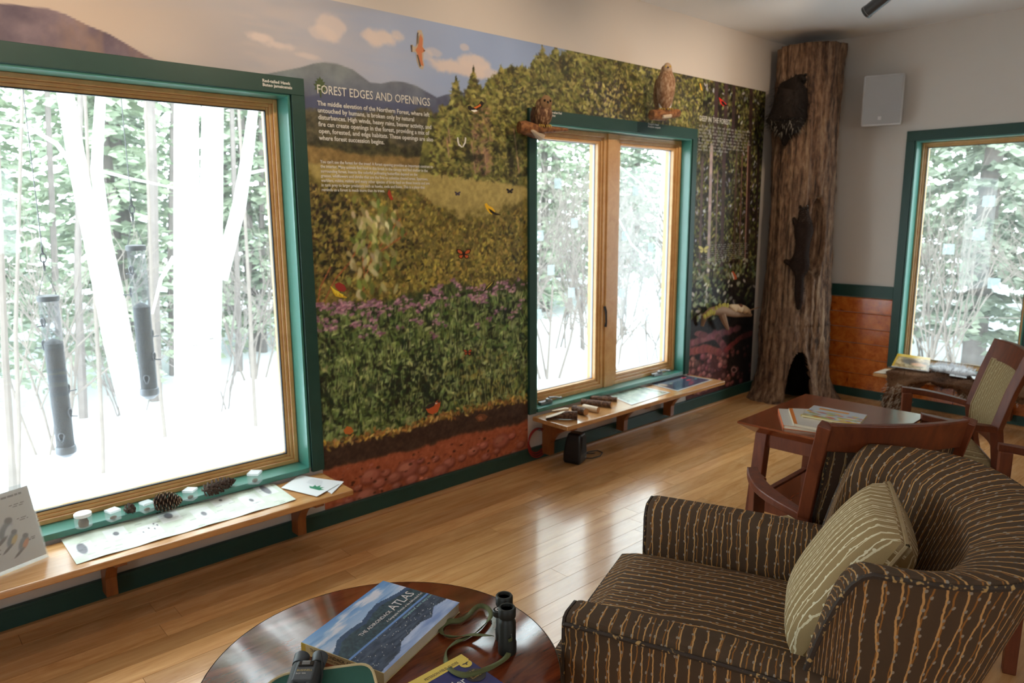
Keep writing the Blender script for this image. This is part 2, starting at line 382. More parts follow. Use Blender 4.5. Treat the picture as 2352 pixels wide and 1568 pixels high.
def window(name, u0, u1, casing, loc=(0, 0, 0), rz=0, mullion=None, frame_w=0.046, cranks=(), decals=(), bottom=0.30):
    w = struct(name); w.location = loc; w.rotation_euler = (0, 0, rz)
    z0, z1 = WZ; ca = casing
    P = lambda n, lo, hi, mt, bv=0.002: bar(n, lo, hi, mt, w, bv)
    head = P('head_casing', (u0-ca, -0.02, z1-0.003), (u1+ca, -0.0005, z1+0.066), 'green_paint')
    P('side_casing', (u0-ca, -0.02, bottom), (u0-0.003, -0.0005, z1-0.003), 'green_paint')
    P('side_casing', (u1+0.003, -0.02, bottom), (u1+ca, -0.0005, z1-0.003), 'green_paint')
    e = 0.0006
    P('jamb', (u0+e, -0.012, z0), (u0+0.012, 0.155, z1-e), 'green_paint_lit'); P('jamb', (u1-0.012, -0.012, z0), (u1-e, 0.155, z1-e), 'green_paint_lit')
    P('head_jamb', (u0+0.012, -0.012, z1-0.012), (u1-0.012, 0.155, z1-e), 'green_paint_lit')
    P('sill', (u0+0.012, -0.018, z0-0.018), (u1-0.012, 0.155, z0+0.006), 'green_paint_lit')
    lights = [(u0+0.012, u1-0.012)] if mullion is None else [(u0+0.012, mullion[0]), (mullion[1], u1-0.012)]
    if mullion: P('mullion', (mullion[0], 0.052, z0+0.006), (mullion[1], 0.15, z1-0.012), 'oak_frame', 0.003)
    for a, b in lights:
        c, d = z0+0.006, z1-0.012; y = 0.086 if mullion is None else 0.062
        for k, (wd, yy) in enumerate(((frame_w*0.42, y), (frame_w*0.72, y+0.009), (frame_w, y+0.016))):
            pr = 0 if k == 0 else (frame_w*0.42, frame_w*0.72)[k-1]
            for nm, lo, hi in (('stile', (a+pr, yy, c+pr), (a+wd, 0.15, d-pr)), ('stile', (b-wd, yy, c+pr), (b-pr, 0.15, d-pr)),
                               ('rail', (a+wd, yy, c+pr), (b-wd, 0.15, c+wd)), ('rail', (a+wd, yy, d-wd), (b-wd, 0.15, d-pr))):
                P(nm, lo, hi, 'oak_frame', 0.003)
        g = 0.004
        for nm, lo, hi in (('seal', (a+frame_w, 0.104, c+frame_w), (a+frame_w+g, 0.118, d-frame_w)), ('seal', (b-frame_w-g, 0.104, c+frame_w), (b-frame_w, 0.118, d-frame_w)),
                           ('seal', (a+frame_w, 0.104, c+frame_w), (b-frame_w, 0.118, c+frame_w+g)), ('seal', (a+frame_w, 0.104, d-frame_w-g), (b-frame_w, 0.118, d-frame_w))):
            P(nm, lo, hi, 'dark_metal' if mullion is None else 'white_vinyl', 0)
        m = MB(); m.b2((a+frame_w, 0.110, c+frame_w), (b-frame_w, 0.114, d-frame_w)); m.build('glass', 'window_glass', w)
    for u in cranks:
        k = MB().box((u, 0.03, z0+0.016), (0.10, 0.028, 0.022)).lathe([(0.018, 0), (0.018, 0.014), (0.012, 0.02)], 12, (u+0.015, 0.018, z0+0.022)).build('crank_base', 'grey_metal', w, bevel=0.004)
        MB().tube([(u+0.015, 0.016, z0+0.043), (u+0.06, 0.01, z0+0.04), (u+0.105, 0.006, z0+0.028)], [0.008, 0.006, 0.005], 8).ball((u+0.11, 0.005, z0+0.028), 0.009).build('crank_arm', 'grey_metal', k, smooth=True)
    for u, z, s in decals:
        MB().b2((u-s/2, 0.1085, z-s/2), (u+s/2, 0.1095, z+s/2)).build('decal', 'frosted_decal', w)
    return w
win1 = window('window_1', *W1, 0.062)
win2 = window('window_2', *W2, 0.056, mullion=(3.515, 3.60), frame_w=0.064, cranks=(2.95, 4.05),
              decals=[(2.983, 1.319, .06), (3.277, 1.388, .06), (3.075, 1.114, .06), (3.255, .964, .06), (2.966, .857, .06), (3.863, 1.589, .06), (3.76, 1.297, .06), (4.044, 1.213, .06), (3.741, .923, .06), (3.13, 1.62, .06)])
win3 = window('window_3', *WB, 0.06, (LX, 0, 0), -math.pi/2, frame_w=0.034,
              decals=[(1.407, 1.51, .075), (1.369, 1.282, .075), (1.191, 1.177, .075), (1.492, .952, .075)], bottom=0.296)
MB().tube([(0, 0, 0), (0, -0.012, -0.03), (0, -0.016, -0.10), (0, -0.01, -0.13)], [0.008, 0.007, 0.006, 0.009], 8).build('sash_lock', 'dark_metal', win2, smooth=True, loc=(3.508, 0.055, 0.86))
H_ = lambda w, b, x, wd, dz=1.974: text_obj('header_lettering', b, 0.0165, 'letter_white', w, frame_m((x, -0.0212, dz), (1, 0, 0), (0, 0, 1)), line=0.95, width=wd, offset=0.0003)
H_(win1, 'Red-tailed Hawk\nButeo jamaicensis', 1.296, 0.125)
H_(win2, 'Northern Saw-whet Owl\nAegolius acadicus', 2.862, 0.162, 1.99)
H_(win2, "Cooper's Hawk\nAccipiter cooperii", 3.808, 0.13, 1.994)
# simple unseen windows, added behind the camera as fill light
for nm, lo, hi, ax in (('fill_window_1', (0.2, YB-0.09, 1.0), (1.4, YB-0.05, 2.0), 'x'), ('fill_window_2', (XB-0.09, -4.6, 0.9), (XB-0.05, -3.0, 2.1), 'y')):
    w = struct(nm); k = 0 if ax == 'x' else 1
    for side in (0, 1):
        a, b = list(lo), list(hi)
        if side == 0: b[k] = lo[k]+0.06
        else: a[k] = hi[k]-0.06
        bar('stile', a, b, 'oak_frame', w)
        a, b = list(lo), list(hi)
        if side == 0: b[2] = lo[2]+0.06
        else: a[2] = hi[2]-0.06
        a[k] += 0.06; b[k] -= 0.06
        bar('rail', a, b, 'oak_frame', w)
    a, b = list(lo), list(hi); j = 1-k; a[j] += 0.018; b[j] -= 0.018; a[k] += 0.06; b[k] -= 0.06; a[2] += 0.06; b[2] -= 0.06
    MB().b2(a, b).build('glass', 'window_glass', w)

# ------------------------------------------------------------------ ledges under the windows
def ledge(label, u0, u1, loc=(0, 0, 0), rz=0, brackets=(), depth=0.305, z=0.29):
    t = thing('display_ledge', label, 'ledge', loc, rz)
    MB().b2((u0, -depth, z-0.026), (u1, -0.024, z)).build('top', 'ledge_wood', t, bevel=0.005, seg=3)
    for u in brackets:
        q = [(-0.024, z-0.026), (-0.265, z-0.026), (-0.268, z-0.05)]
        for k in range(1, 9):
            t_ = k/8; q.append((-0.268*(1-t_)**2-0.25*t_*(1-t_)-0.088*t_*t_, (z-0.05)*(1-t_)**2+(z-0.075)*2*t_*(1-t_)+(z-0.165)*t_*t_))
        q += [(-0.086, z-0.238), (-0.024, z-0.238)]
        MB().prism([(a, b) for a, b in q], u-0.02, u+0.02, 'x').build('bracket', 'bracket_wood', t, bevel=0.002)
    return t
ledge('long maple ledge under the picture window with pine cones and a paper strip', -0.62, 1.46, brackets=(-0.2, 0.56, 1.32))
ledge('maple ledge under the double window with cut logs and two mats', 2.79, 4.385, brackets=(2.89, 3.57, 4.08))
ledge('maple ledge half covered by a brown animal hide', 0.90, 1.80, (LX, 0, 0), -math.pi/2, brackets=(1.0, 1.7), depth=0.30)
# ------------------------------------------------------------------ the printed wall mural
vcol('mural_print', 0.5, spec=0.3)
def paint_mural():
    res = 0.005; x0, x1, z0, z1 = -0.62, 5.272, 0.0965, 2.344
    nx = int((x1-x0)/res)+1; nz = int((z1-z0)/res)+1
    xs = np.linspace(x0, x1, nx); zs = np.linspace(z0, z1, nz)      # row 0 = bottom
    X, Z = np.meshgrid(xs, zs)
    ax = lambda a: np.array([a.x, a.y, a.z]); d = np.stack([X-CAM.x, 0*X-CAM.y, Z-CAM.z], -1)
    dep = d @ ax(AF); U = 1176+FPX*(d @ ax(AR))/dep; V = 784-FPX*(d @ ax(AU))/dep    # where each spot of the print sits in the photograph
    sh = (nz, nx); W, H = x1-x0, z1-z0
    C = lambda *c: np.array(c)/255.0
    img = np.zeros(sh+(3,))
    def nz_(size, seed, o=4): return fbm(sh, (H/size, W/size), seed, o)
    def over(mask, col): img[:] = img*(1-mask[..., None])+np.asarray(col)*mask[..., None]
    def ss(a, b, x): t = np.clip((x-a)/(b-a), 0, 1); return t*t*(3-2*t)
    rng = np.random.default_rng(5)
    # sky
    t = ss(150, 1150, U)[..., None]
    img[:] = (1-t)*C(176, 160, 146)+t*C(126, 144, 178)
    img += (nz_(0.5, 1, 3)-0.5)[..., None]*0.10
    wisp = ss(0.5, 0.75, fbm(sh, (H/0.10, W/0.5), 11, 4)); over(wisp*0.35*ss(1150, 500, U), C(190, 172, 158))
    cn = nz_(0.10, 21, 5)
    for cx, cy, rx, ry, al in ((600, 86, 45, 16, .9), (640, 104, 45, 14, .8), (765, 62, 40, 26, .75), (735, 75, 30, 15, .6), (880, 88, 42, 22, .95), (850, 82, 25, 14, .8), (910, 80, 18, 14, .7),
                               (1060, 158, 62, 20, .95), (1090, 146, 40, 16, .9), (1120, 168, 40, 16, .8), (700, 128, 30, 9, .6), (1065, 108, 9, 7, .6), (1000, 120, 20, 10, .5), (975, 125, 18, 12, .5)):
        r = np.sqrt(((U-cx)/rx)**2+((V-cy-(U-cx)*0.2)/ry)**2)
        over(al*ss(1.15, 0.55, r+(cn-0.5)*1.6), C(192, 178, 172))
    over(0.8*ss(1, 0, np.hypot((U-960)/900, (V-10)/26)), C(150, 150, 158))
    # mountains
    line = lambda pts: np.interp(U, [p[0] for p in pts], [p[1] for p in pts])
    mn = nz_(0.08, 31, 5)
    ml = line([(-400, 60), (-100, 20), (0, 8), (60, 14), (110, 20), (150, 33), (200, 58), (250, 78), (290, 101), (330, 125), (372, 144), (420, 152), (470, 160)])
    mk = ss(-1.5, 1.5, V-ml)*(U < 480)
    over(mk, (C(100, 86, 96)+(mn-0.5)[..., None]*C(70, 62, 50)))
    over(mk*0.5*ss(0.52, 0.66, fbm(sh, (H/0.3, W/0.12), 33, 4)), C(140, 112, 92))
    m2 = line([(560, 190), (600, 172), (690, 155), (720, 146), (745, 143), (775, 147), (810, 160), (850, 190), (875, 192), (900, 187), (925, 188), (955, 197), (985, 214), (1003, 224), (1025, 217), (1070, 212)])
    mk = ss(-1.5, 1.5, V-m2)*(U > 480)
    hz = ss(140, 260, V)[..., None]
    over(mk, (1-hz)*C(104, 112, 116)+hz*C(74, 80, 104)+(mn-0.5)[..., None]*C(46, 52, 40))
    over(mk*ss(0, 60, V-m2)*ss(-3, 3, V-line([(690, 225), (800, 205), (880, 235), (1000, 232), (1100, 228)]))*0.8, C(66, 72, 100))
    # middle ground left of the firs
    a = nz_(0.05, 41, 5); b = nz_(0.02, 42, 3); c3 = nz_(0.012, 43, 2)
    base = V-line([(600, 250), (700, 262), (760, 262), (900, 262), (960, 250), (1220, 250)])
    over(ss(-8, 8, base+(a-0.5)*60)*(U > 480), C(74, 70, 52)+(b-0.5)[..., None]*C(70, 60, 40))
    over(ss(-6, 6, V-line([(600, 318), (760, 325), (960, 332), (1220, 320)])+(a-0.5)*40)*(U > 480), C(60, 58, 36)+(b-0.5)[..., None]*C(60, 60, 30))
    over(ss(-5, 5, V-line([(600, 330), (720, 333), (800, 352), (960, 362), (1220, 366)])+(a-0.5)*16)*(U > 480), C(128, 104, 58)+(b-0.5)[..., None]*C(60, 50, 30))
    fld = ss(-5, 5, V-line([(600, 372), (960, 385), (1010, 392), (1220, 380)])+(a-0.5)*12)
    over(fld*(U > 480), C(160, 142, 80)+(b-0.5)[..., None]*C(50, 46, 30))

    def splat(xc, zc, L, wd, ang, col, al=1.0):
        """soft leaf stroke on the print"""
        R = max(L, wd)+res; i0 = int((xc-R-x0)/res); i1 = int((xc+R-x0)/res)+2; j0 = int((zc-R-z0)/res); j1 = int((zc+R-z0)/res)+2
        i0, j0 = max(i0, 0), max(j0, 0); i1, j1 = min(i1, nx), min(j1, nz)
        if i0 >= i1 or j0 >= j1: return
        dx = X[j0:j1, i0:i1]-xc; dz = Z[j0:j1, i0:i1]-zc; ca, sa = math.cos(ang), math.sin(ang)
        r = np.hypot((dx*ca+dz*sa)/L, (-dx*sa+dz*ca)/wd)
        m = (np.clip(1.35-r, 0, 0.6)/0.6*al)[..., None]
        img[j0:j1, i0:i1] = img[j0:j1, i0:i1]*(1-m)+np.asarray(col)*m
    def pick(u0, u1, v0, v1, n):
        """n random spots of the mid panel (x, z, u, v)"""
        us = rng.uniform(u0, u1, n); vs = rng.uniform(v0, v1, n); o = []
        for u, v in zip(us, vs):
            p = on((u, v), 'y', 0.0); o.append((p.x, p.z, u, v))
        return o
    def jit(c, s): return np.clip(np.asarray(c)/255.0*(1+rng.normal(0, s))+rng.normal(0, s*0.12, 3), 0, 1)
    # firs and maples behind the meadow
    top = [(955, 420), (970, 330), (985, 262), (1000, 275), (1015, 240), (1028, 250), (1040, 200), (1047, 174), (1056, 215), (1066, 226), (1078, 186), (1087, 150), (1096, 190), (1108, 205), (1124, 178), (1140, 170), (1152, 152), (1162, 160), (1176, 148),
           (1188, 158), (1200, 150), (1212, 160), (1222, 140), (1236, 128), (1244, 108), (1254, 132), (1264, 128), (1275, 104), (1284, 126), (1296, 118), (1306, 112), (1330, 108), (1345, 96), (2000, 96)]
    tl = line(top); fir = ss(-3, 3, V-tl+(c3-0.5)*16+(b-0.5)*14)*(V < 460)*(U > 950)
    low = line([(950, 400), (1000, 395), (1060, 392), (1110, 405), (1160, 420), (1215, 430)])
    fir = fir*ss(6, -6, V-low)
    shade = nz_(0.12, 51, 4); lite = nz_(0.035, 52, 4)
    over(fir, C(80, 80, 38)+(shade-0.45)[..., None]*C(130, 124, 60)+(lite-0.5)[..., None]*C(120, 112, 52))
    over(fir*ss(0.56, 0.66, nz_(0.16, 53, 4))*0.85, C(28, 28, 22))
    over(fir*ss(1340, 1480, U)*ss(0.44, 0.56, nz_(0.09, 57, 4))*.8, C(52, 50, 50))
    for x, z, u, v in pick(990, 1215, 150, 420, 3600)+[(rng.uniform(2.7, 4.5), rng.uniform(1.95, 2.344), 0, 0) for _ in range(3800)]:
        if u and (v < np.interp(u, [p[0] for p in top], [p[1] for p in top])+4 or v > np.interp(u, [950, 1215], [395, 425])): continue
        if not u:
            q = int((z-z0)/res), int((x-x0)/res)
            if q[0] >= nz or fir[q] < 0.5: continue
        g = rng.random(); col = (48, 46, 26) if g < 0.34 else ((106, 104, 48) if g < 0.7 else (148, 140, 74))
        if u and u < 1062 and v > 245 and g > .45: col = (140, 136, 66)
        if u and 1084 < u < 1128 and 250 < v < 400 and rng.random() < 0.45: col = (140, 106, 84)
        splat(x, z, rng.uniform(.008, .024), rng.uniform(.004, .009), rng.normal(-.2, .7), jit(col, .14), .6)
    for k in range(420):
        x = rng.normal(3.45, .12) if k < 300 else rng.uniform(3.5, 4.4); z = rng.uniform(2.0, 2.2) if k < 300 else rng.uniform(2.01, 2.33)
        splat(x, z, rng.uniform(.008, .016), rng.uniform(.005, .009), rng.uniform(0, 3.1), jit(((168, 156, 98), (142, 132, 74), (60, 56, 58), (44, 42, 44))[rng.integers(4)], .12), .8)
    for u, v0, v1, w in ((1026, 320, 360, .006), (1083, 330, 400, .006), (1112, 345, 395, .006), (1030, 300, 330, .005), (1180, 300, 400, .007)):
        for k in range(14):
            p = on((u+(v1-v0)*k/14*0.12, v0+(v1-v0)*k/14), 'y', 0); splat(p.x, p.z, .012, w*.7, 1.7, jit((150, 120, 90), .1), .8)
    over(ss(0.5, 0.7, a)*ss(330, 345, V)*ss(412, 396, V)*ss(1060, 1075, U)*(U < 1220)*0.8, C(30, 30, 22))
    # shrub layer
    shr = ss(-10, 10, V-line([(600, 380), (700, 400), (760, 432), (830, 428), (900, 425), (960, 430), (1000, 470), (1060, 500), (1120, 495), (1170, 470), (1230, 455)])+(a-0.5)*60)
    over(shr*(U > 600)*(U < 1240), C(98, 88, 40)+(a-0.5)[..., None]*C(70, 62, 30)+(b-0.5)[..., None]*C(80, 74, 34))
    for x, z, u, v in pick(700, 1216, 425, 745, 6200):
        if v < np.interp(u, [700, 830, 960, 1000, 1060, 1120, 1230], [410, 440, 440, 475, 505, 500, 465]): continue
        dark = math.exp(-((u-755)/55)**2-((v-470)/45)**2)+math.exp(-((u-760)/60)**2-((v-570)/60)**2)+.6*math.exp(-((u-940)/30)**2-((v-590)/45)**2)+.5*math.exp(-((u-1185)/20)**2-((v-560)/40)**2)
        yel = math.exp(-((u-960)/130)**2-((v-650)/45)**2)+math.exp(-((u-1080)/90)**2-((v-610)/70)**2)+.8*math.exp(-((u-1170)/50)**2-((v-620)/50)**2)
        g = rng.random()
        if g < 0.5*dark: col = (36, 32, 24)
        elif g < 0.35*yel+0.12: col = (158, 138, 60)
        elif g < 0.55: col = (110, 96, 44)
        elif g < 0.7: col = (66, 62, 30)
        else: col = (134, 118, 56)
        splat(x, z, rng.uniform(.006, .016), rng.uniform(.004, .008), rng.uniform(0, 3.1), jit(col, .15), .8)
    # the broad-leaved sapling with red stems
    for pts in (((830, 690), (838, 640), (855, 590), (890, 540), (920, 500)), ((838, 640), (832, 590), (858, 545), (850, 500)), ((855, 590), (905, 555), (935, 535)), ((745, 690), (770, 640), (805, 600), (820, 570)), ((725, 720), (735, 660), (760, 610))):
        for p, q in zip(pts[:-1], pts[1:]):
            for k in range(16):
                w = on((p[0]+(q[0]-p[0])*k/16, p[1]+(q[1]-p[1])*k/16), 'y', 0); splat(w.x, w.z, .006, .0035, 1.2, jit((150, 88, 50), .12), .85)
    for x, z, u, v in pick(800, 935, 440, 680, 260):
        if rng.random() > math.exp(-((u-865)/55)**2-((v-560)/95)**2)*1.2: continue
        splat(x, z, rng.uniform(.016, .026), rng.uniform(.008, .012), rng.uniform(-2.2, -.6), jit(((118, 128, 62), (186, 176, 132), (98, 112, 52), (164, 156, 100))[rng.integers(4)], .12), .9)
    # tall flowers: leaves, grass, blossom
    fl = line([(690, 720), (740, 700), (800, 690), (900, 688), (980, 665), (1040, 648), (1090, 665), (1150, 650), (1230, 640)])
    lit = line([(690, 1040), (745, 1022), (850, 1000), (930, 985), (1000, 960), (1060, 948), (1130, 930), (1230, 912)])
    grn = ss(-6, 8, V-fl+(a-0.5)*40)*(U > 600)*(U < 1240)
    over(grn, C(56, 66, 36)+(a-0.5)[..., None]*C(50, 56, 30)+(b-0.5)[..., None]*C(70, 76, 44))
    for x, z, u, v in sorted(pick(708, 1216, 660, 1010, 7600), key=lambda q: q[3]):
        f0 = np.interp(u, [690, 740, 800, 900, 980, 1040, 1090, 1150, 1230], [740, 725, 712, 710, 690, 670, 685, 672, 660])
        if v < f0 or v > np.interp(u, [690, 745, 930, 1060, 1230], [1035, 1015, 980, 942, 905]): continue
        dk = math.exp(-((u-960)/70)**2-((v-880)/60)**2)+.6*math.exp(-((u-740)/40)**2-((v-900)/90)**2)
        dry = math.exp(-((u-1130)/90)**2-((v-900)/70)**2)
        g = rng.random()
        if g < .30+.5*dk: col = (32, 40, 26)
        elif g < .30+.5*dk+.4*dry: col = (138, 132, 66)
        elif g < .66: col = (84, 102, 52)
        elif g < .84: col = (118, 134, 74)
        else: col = (154, 164, 104)
        if rng.random() < .35+.3*dry: splat(x, z, rng.uniform(.02, .05), rng.uniform(.003, .005), rng.normal(1.57, .25), jit(col, .14), .7)
        else: splat(x, z, rng.uniform(.014, .032), rng.uniform(.006, .011), rng.choice((.5, 2.6))+rng.normal(0, .5), jit(col, .14), .85)
    for x, z, u, v in pick(712, 1216, 636, 775, 520):
        f0 = np.interp(u, [690, 740, 800, 900, 980, 1040, 1090, 1150, 1230], [715, 695, 690, 690, 668, 640, 660, 645, 635])
        if v < f0 or rng.random() > math.exp(-(v-f0)/38): continue
        for k in range(rng.integers(3, 9)):
            splat(x+rng.normal(0, .013), z+rng.normal(0, .006), rng.uniform(.005, .011), rng.uniform(.004, .007), 0, jit(((168, 124, 140), (142, 98, 122), (186, 142, 152), (120, 78, 100))[rng.integers(4)], .1), .85)
    # leaf litter, soil, red subsoil with stones
    so = ss(-4, 4, V-lit+(a-0.5)*10)*(U > 600)*(U < 1240)
    over(so, C(64, 44, 34)+(b-0.5)[..., None]*C(26, 22, 20)+(c3-0.5)[..., None]*C(20, 16, 14))
    for u in rng.uniform(715, 1216, 380):
        v = np.interp(u, [690, 745, 850, 930, 1000, 1060, 1130, 1230], [1040, 1022, 1000, 985, 960, 948, 930, 912])+rng.normal(-1, 5); p = on((u, v), 'y', 0)
        splat(p.x, p.z, rng.uniform(.007, .016), rng.uniform(.004, .007), rng.uniform(0, 3.1), jit(((176, 136, 56), (150, 100, 52), (116, 86, 42), (186, 156, 84))[rng.integers(4)], .14), .85)
    red = ss(-5, 5, V-line([(690, 1092), (745, 1080), (850, 1052), (960, 1030), (1060, 996), (1130, 985), (1230, 962)])+(a-0.5)*14)*(U > 600)*(U < 1240)
    over(red, C(164, 84, 54)+(b-0.5)[..., None]*C(36, 26, 20)+(c3-0.5)[..., None]*C(30, 20, 16))
    for u, v, r in [(1150, 1012, 26), (1110, 1022, 14), (1195, 1020, 14), (1175, 1000, 12), (1085, 1035, 16), (1060, 1050, 12), (1030, 1062, 18), (1000, 1052, 10), (1115, 1048, 14), (970, 1078, 14), (935, 1076, 30), (905, 1095, 18), (850, 1092, 24), (885, 1085, 12),
                    (945, 1100, 16), (1010, 1080, 22), (840, 1138, 26), (870, 1108, 16), (820, 1120, 10), (1180, 1040, 14), (1140, 1035, 10), (965, 1056, 10), (800, 1150, 12), (780, 1165, 16), (1205, 1042, 12), (910, 1115, 12), (980, 1100, 10)]:
        p = on((u, v), 'y', 0); R = r*0.0021
        splat(p.x+.004, p.z-.007, R*1.08, R*.72, .1, C(92, 42, 34), .8); splat(p.x, p.z, R, R*.62, .1, jit((164, 92, 74), .05), 1); splat(p.x-.2*R, p.z+.2*R, R*.55, R*.28, .1, jit((186, 116, 96), .05), .8)
    for x, z, u, v in pick(740, 1216, 985, 1150, 260):
        if v > np.interp(u, [745, 960, 1230], [1088, 1036, 970]): splat(x, z, rng.uniform(.004, .012), rng.uniform(.003, .007), 0, jit(((128, 66, 48), (176, 104, 84), (70, 34, 26))[rng.integers(3)], .1), .8)
    # deep forest panel beside the tree
    dp = (X > 4.36)*(Z < 2.36)*1.0; deep = ss(4.425, 4.432, X)*ss(1.0, 1.0001, np.where(Z > 2.0, 1.2, 1.2))
    deep = np.where(Z > 2.0, ss(4.432, 4.44, X), (X > 4.33)*1.0)
    over(deep, C(64, 60, 40)+(a-0.5)[..., None]*C(120, 110, 64)+(b-0.5)[..., None]*C(90, 86, 60))
    over(deep*ss(.55, .68, fbm(sh, (H/.22, W/.06), 71, 4))*0.8, C(34, 26, 24))
    for k in range(2600):
        x = rng.uniform(4.35, 5.27); z = rng.uniform(.95, 2.344); g = rng.random(); sky_ = math.exp(-((z-1.5)/.28)**2)
        if Z is not None and z > 2.0 and x < 4.44: continue
        col = (36, 30, 24) if g < .42 else ((96, 104, 44) if g < .68 else ((140, 136, 70) if g < .84 else ((170, 172, 186) if rng.random() < .3+.5*sky_ else (112, 120, 60))))
        splat(x, z, rng.uniform(.008, .02), rng.uniform(.005, .011), rng.uniform(0, 3.1), jit(col, .15), .7)
    for u, w, c, va, vb in ((1632, .018, (168, 148, 146), 340, 640), (1662, .022, (72, 54, 52), 185, 620), (1640, .02, (66, 50, 50), 180, 330), (1680, .018, (62, 46, 46), 190, 330), (1720, .022, (58, 40, 38), 205, 640), (1716, .008, (150, 112, 100), 330, 600), (1690, .010, (84, 64, 56), 330, 620), (1740, .012, (50, 36, 32), 340, 600), (1612, .014, (90, 74, 70), 370, 620), (1648, .007, (120, 96, 90), 400, 600), (1703, .008, (110, 82, 74), 360, 600)):
        for k in range(40):
            v = va+(vb-va)*k/39; p = on((u-(v-400)*0.028, v), 'y', 0)
            if p.z < 2.344: splat(p.x, p.z, .03, w, 1.57, jit(c, .07), .9)
    # shade, laurel leaves, logs and cobbles at its foot
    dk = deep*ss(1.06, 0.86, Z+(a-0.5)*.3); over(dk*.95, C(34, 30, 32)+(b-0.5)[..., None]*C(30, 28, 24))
    for k in range(520):
        x = rng.uniform(4.37, 5.27); z = rng.uniform(.66, 1.12); lf = rng.random()
        wgt = math.exp(-((x-4.5)/.18)**2-((z-.88)/.22)**2)+.6*math.exp(-((x-5.0)/.2)**2-((z-1.02)/.1)**2)+.35
        if lf > wgt: continue
        col = ((92, 104, 66), (140, 148, 116), (64, 80, 52), (188, 186, 172), (120, 124, 72))[rng.integers(5)]
        splat(x, z, rng.uniform(.012, .03), rng.uniform(.008, .014), rng.uniform(-1, 1), jit(col, .12), .8)
    for pts, w, c in ((((1582, 790), (1640, 770), (1700, 752)), .03, (122, 74, 82)), (((1582, 808), (1622, 800), (1660, 812)), .034, (128, 66, 62)), (((1640, 765), (1662, 795), (1668, 812)), .03, (110, 66, 72)), (((1665, 805), (1700, 775), (1725, 765)), .024, (120, 52, 54)), (((1600, 765), (1620, 770)), .02, (112, 66, 66))):
        for p, q in zip(pts[:-1], pts[1:]):
            for k in range(20):
                w_ = on((p[0]+(q[0]-p[0])*k/20, p[1]+(q[1]-p[1])*k/20), 'y', 0); splat(w_.x, w_.z, .03, w*rng.uniform(.6, 1), .1, jit(c, .12), .8)
    rd = deep*ss(.40, .34, Z+(a-.5)*.12)*ss(.60, .42, (X-4.37)/1.0); over(rd*.8, C(92, 46, 44)+(b-.5)[..., None]*C(40, 24, 22))
    for k in range(150):
        x = 4.37+abs(rng.normal(0, .4)); z = rng.uniform(.12, .40)
        if x > 5.27: continue
        r = rng.uniform(.012, .032); cc = jit((136, 84, 82), .16)
        splat(x, z-.006, r*1.1, r*.9, 0, C(50, 26, 28), .8); splat(x, z, r, r*.75, 0, cc, .95); splat(x-.2*r, z+.2*r, r*.5, r*.35, 0, np.clip(cc*1.2, 0, 1), .8)
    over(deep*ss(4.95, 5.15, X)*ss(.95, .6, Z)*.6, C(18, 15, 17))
    img[:] = np.clip(img, 0, 1)
    out = 1-(1-img)**1.0
    gy = out.mean(-1, keepdims=True); out = gy+(out-gy)*np.where((U < 1250) & (V < 200), .95, .92)[..., None]
    # the print's own colours: undo the dim light the photograph saw it in
    out = np.clip((lin_np(out)*MURAL_GAIN), 0, .9); out = np.where(out <= .0031308, out*12.92, 1.055*out**(1/2.4)-.055)
    Xc = (X[:-1, :-1]+X[1:, 1:])/2; Zc = (Z[:-1, :-1]+Z[1:, 1:])/2
    keep = (Zc > 2.006) | ((Xc > 1.478) & (Xc < 2.778)) | (Xc > 4.369)
    keep &= ~((Xc > 2.0) & (Xc < 4.36) & (Zc < 2.006) & (Xc > 2.778))
    P = np.stack([X, np.full_like(X, -0.0022), Z], -1)
    return out, P, keep
MURAL_GAIN = 1.32
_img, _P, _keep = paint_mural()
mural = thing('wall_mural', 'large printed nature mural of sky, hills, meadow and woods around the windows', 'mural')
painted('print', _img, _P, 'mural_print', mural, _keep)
mb_ = MB()
for lo, hi in (((-0.62, -0.0021, 2.0065), (5.272, -0.0003, 2.344)), ((1.4785, -0.0021, 0.0965), (2.7775, -0.0003, 2.006)), ((4.3695, -0.0021, 0.0965), (5.272, -0.0003, 2.006))): mb_.b2(lo, hi)
mb_.build('vinyl_backing', 'letter_white', mural)

vcol('cutout_print', 0.5, spec=0.3)
def decal(name, polys, y=-0.0032, parent=mural, gain=1.25):
    m = MB(); k = 0
    for poly, c in polys:
        cc = [min(.9, v*gain) for v in lin(c)]; k += 1
        pts = [on(q, 'y', 0.0) for q in poly]
        m.add([(p.x, y-0.00025*k, p.z) for p in pts], [tuple(range(len(pts)))], col=cc)
    return m.build(name, 'cutout_print', parent)
M_ = lambda pts, cx, cy, s: [(cx+x*s, cy+y*s) for x, y in pts]
mir = lambda pts: [(-x, y) for x, y in pts]
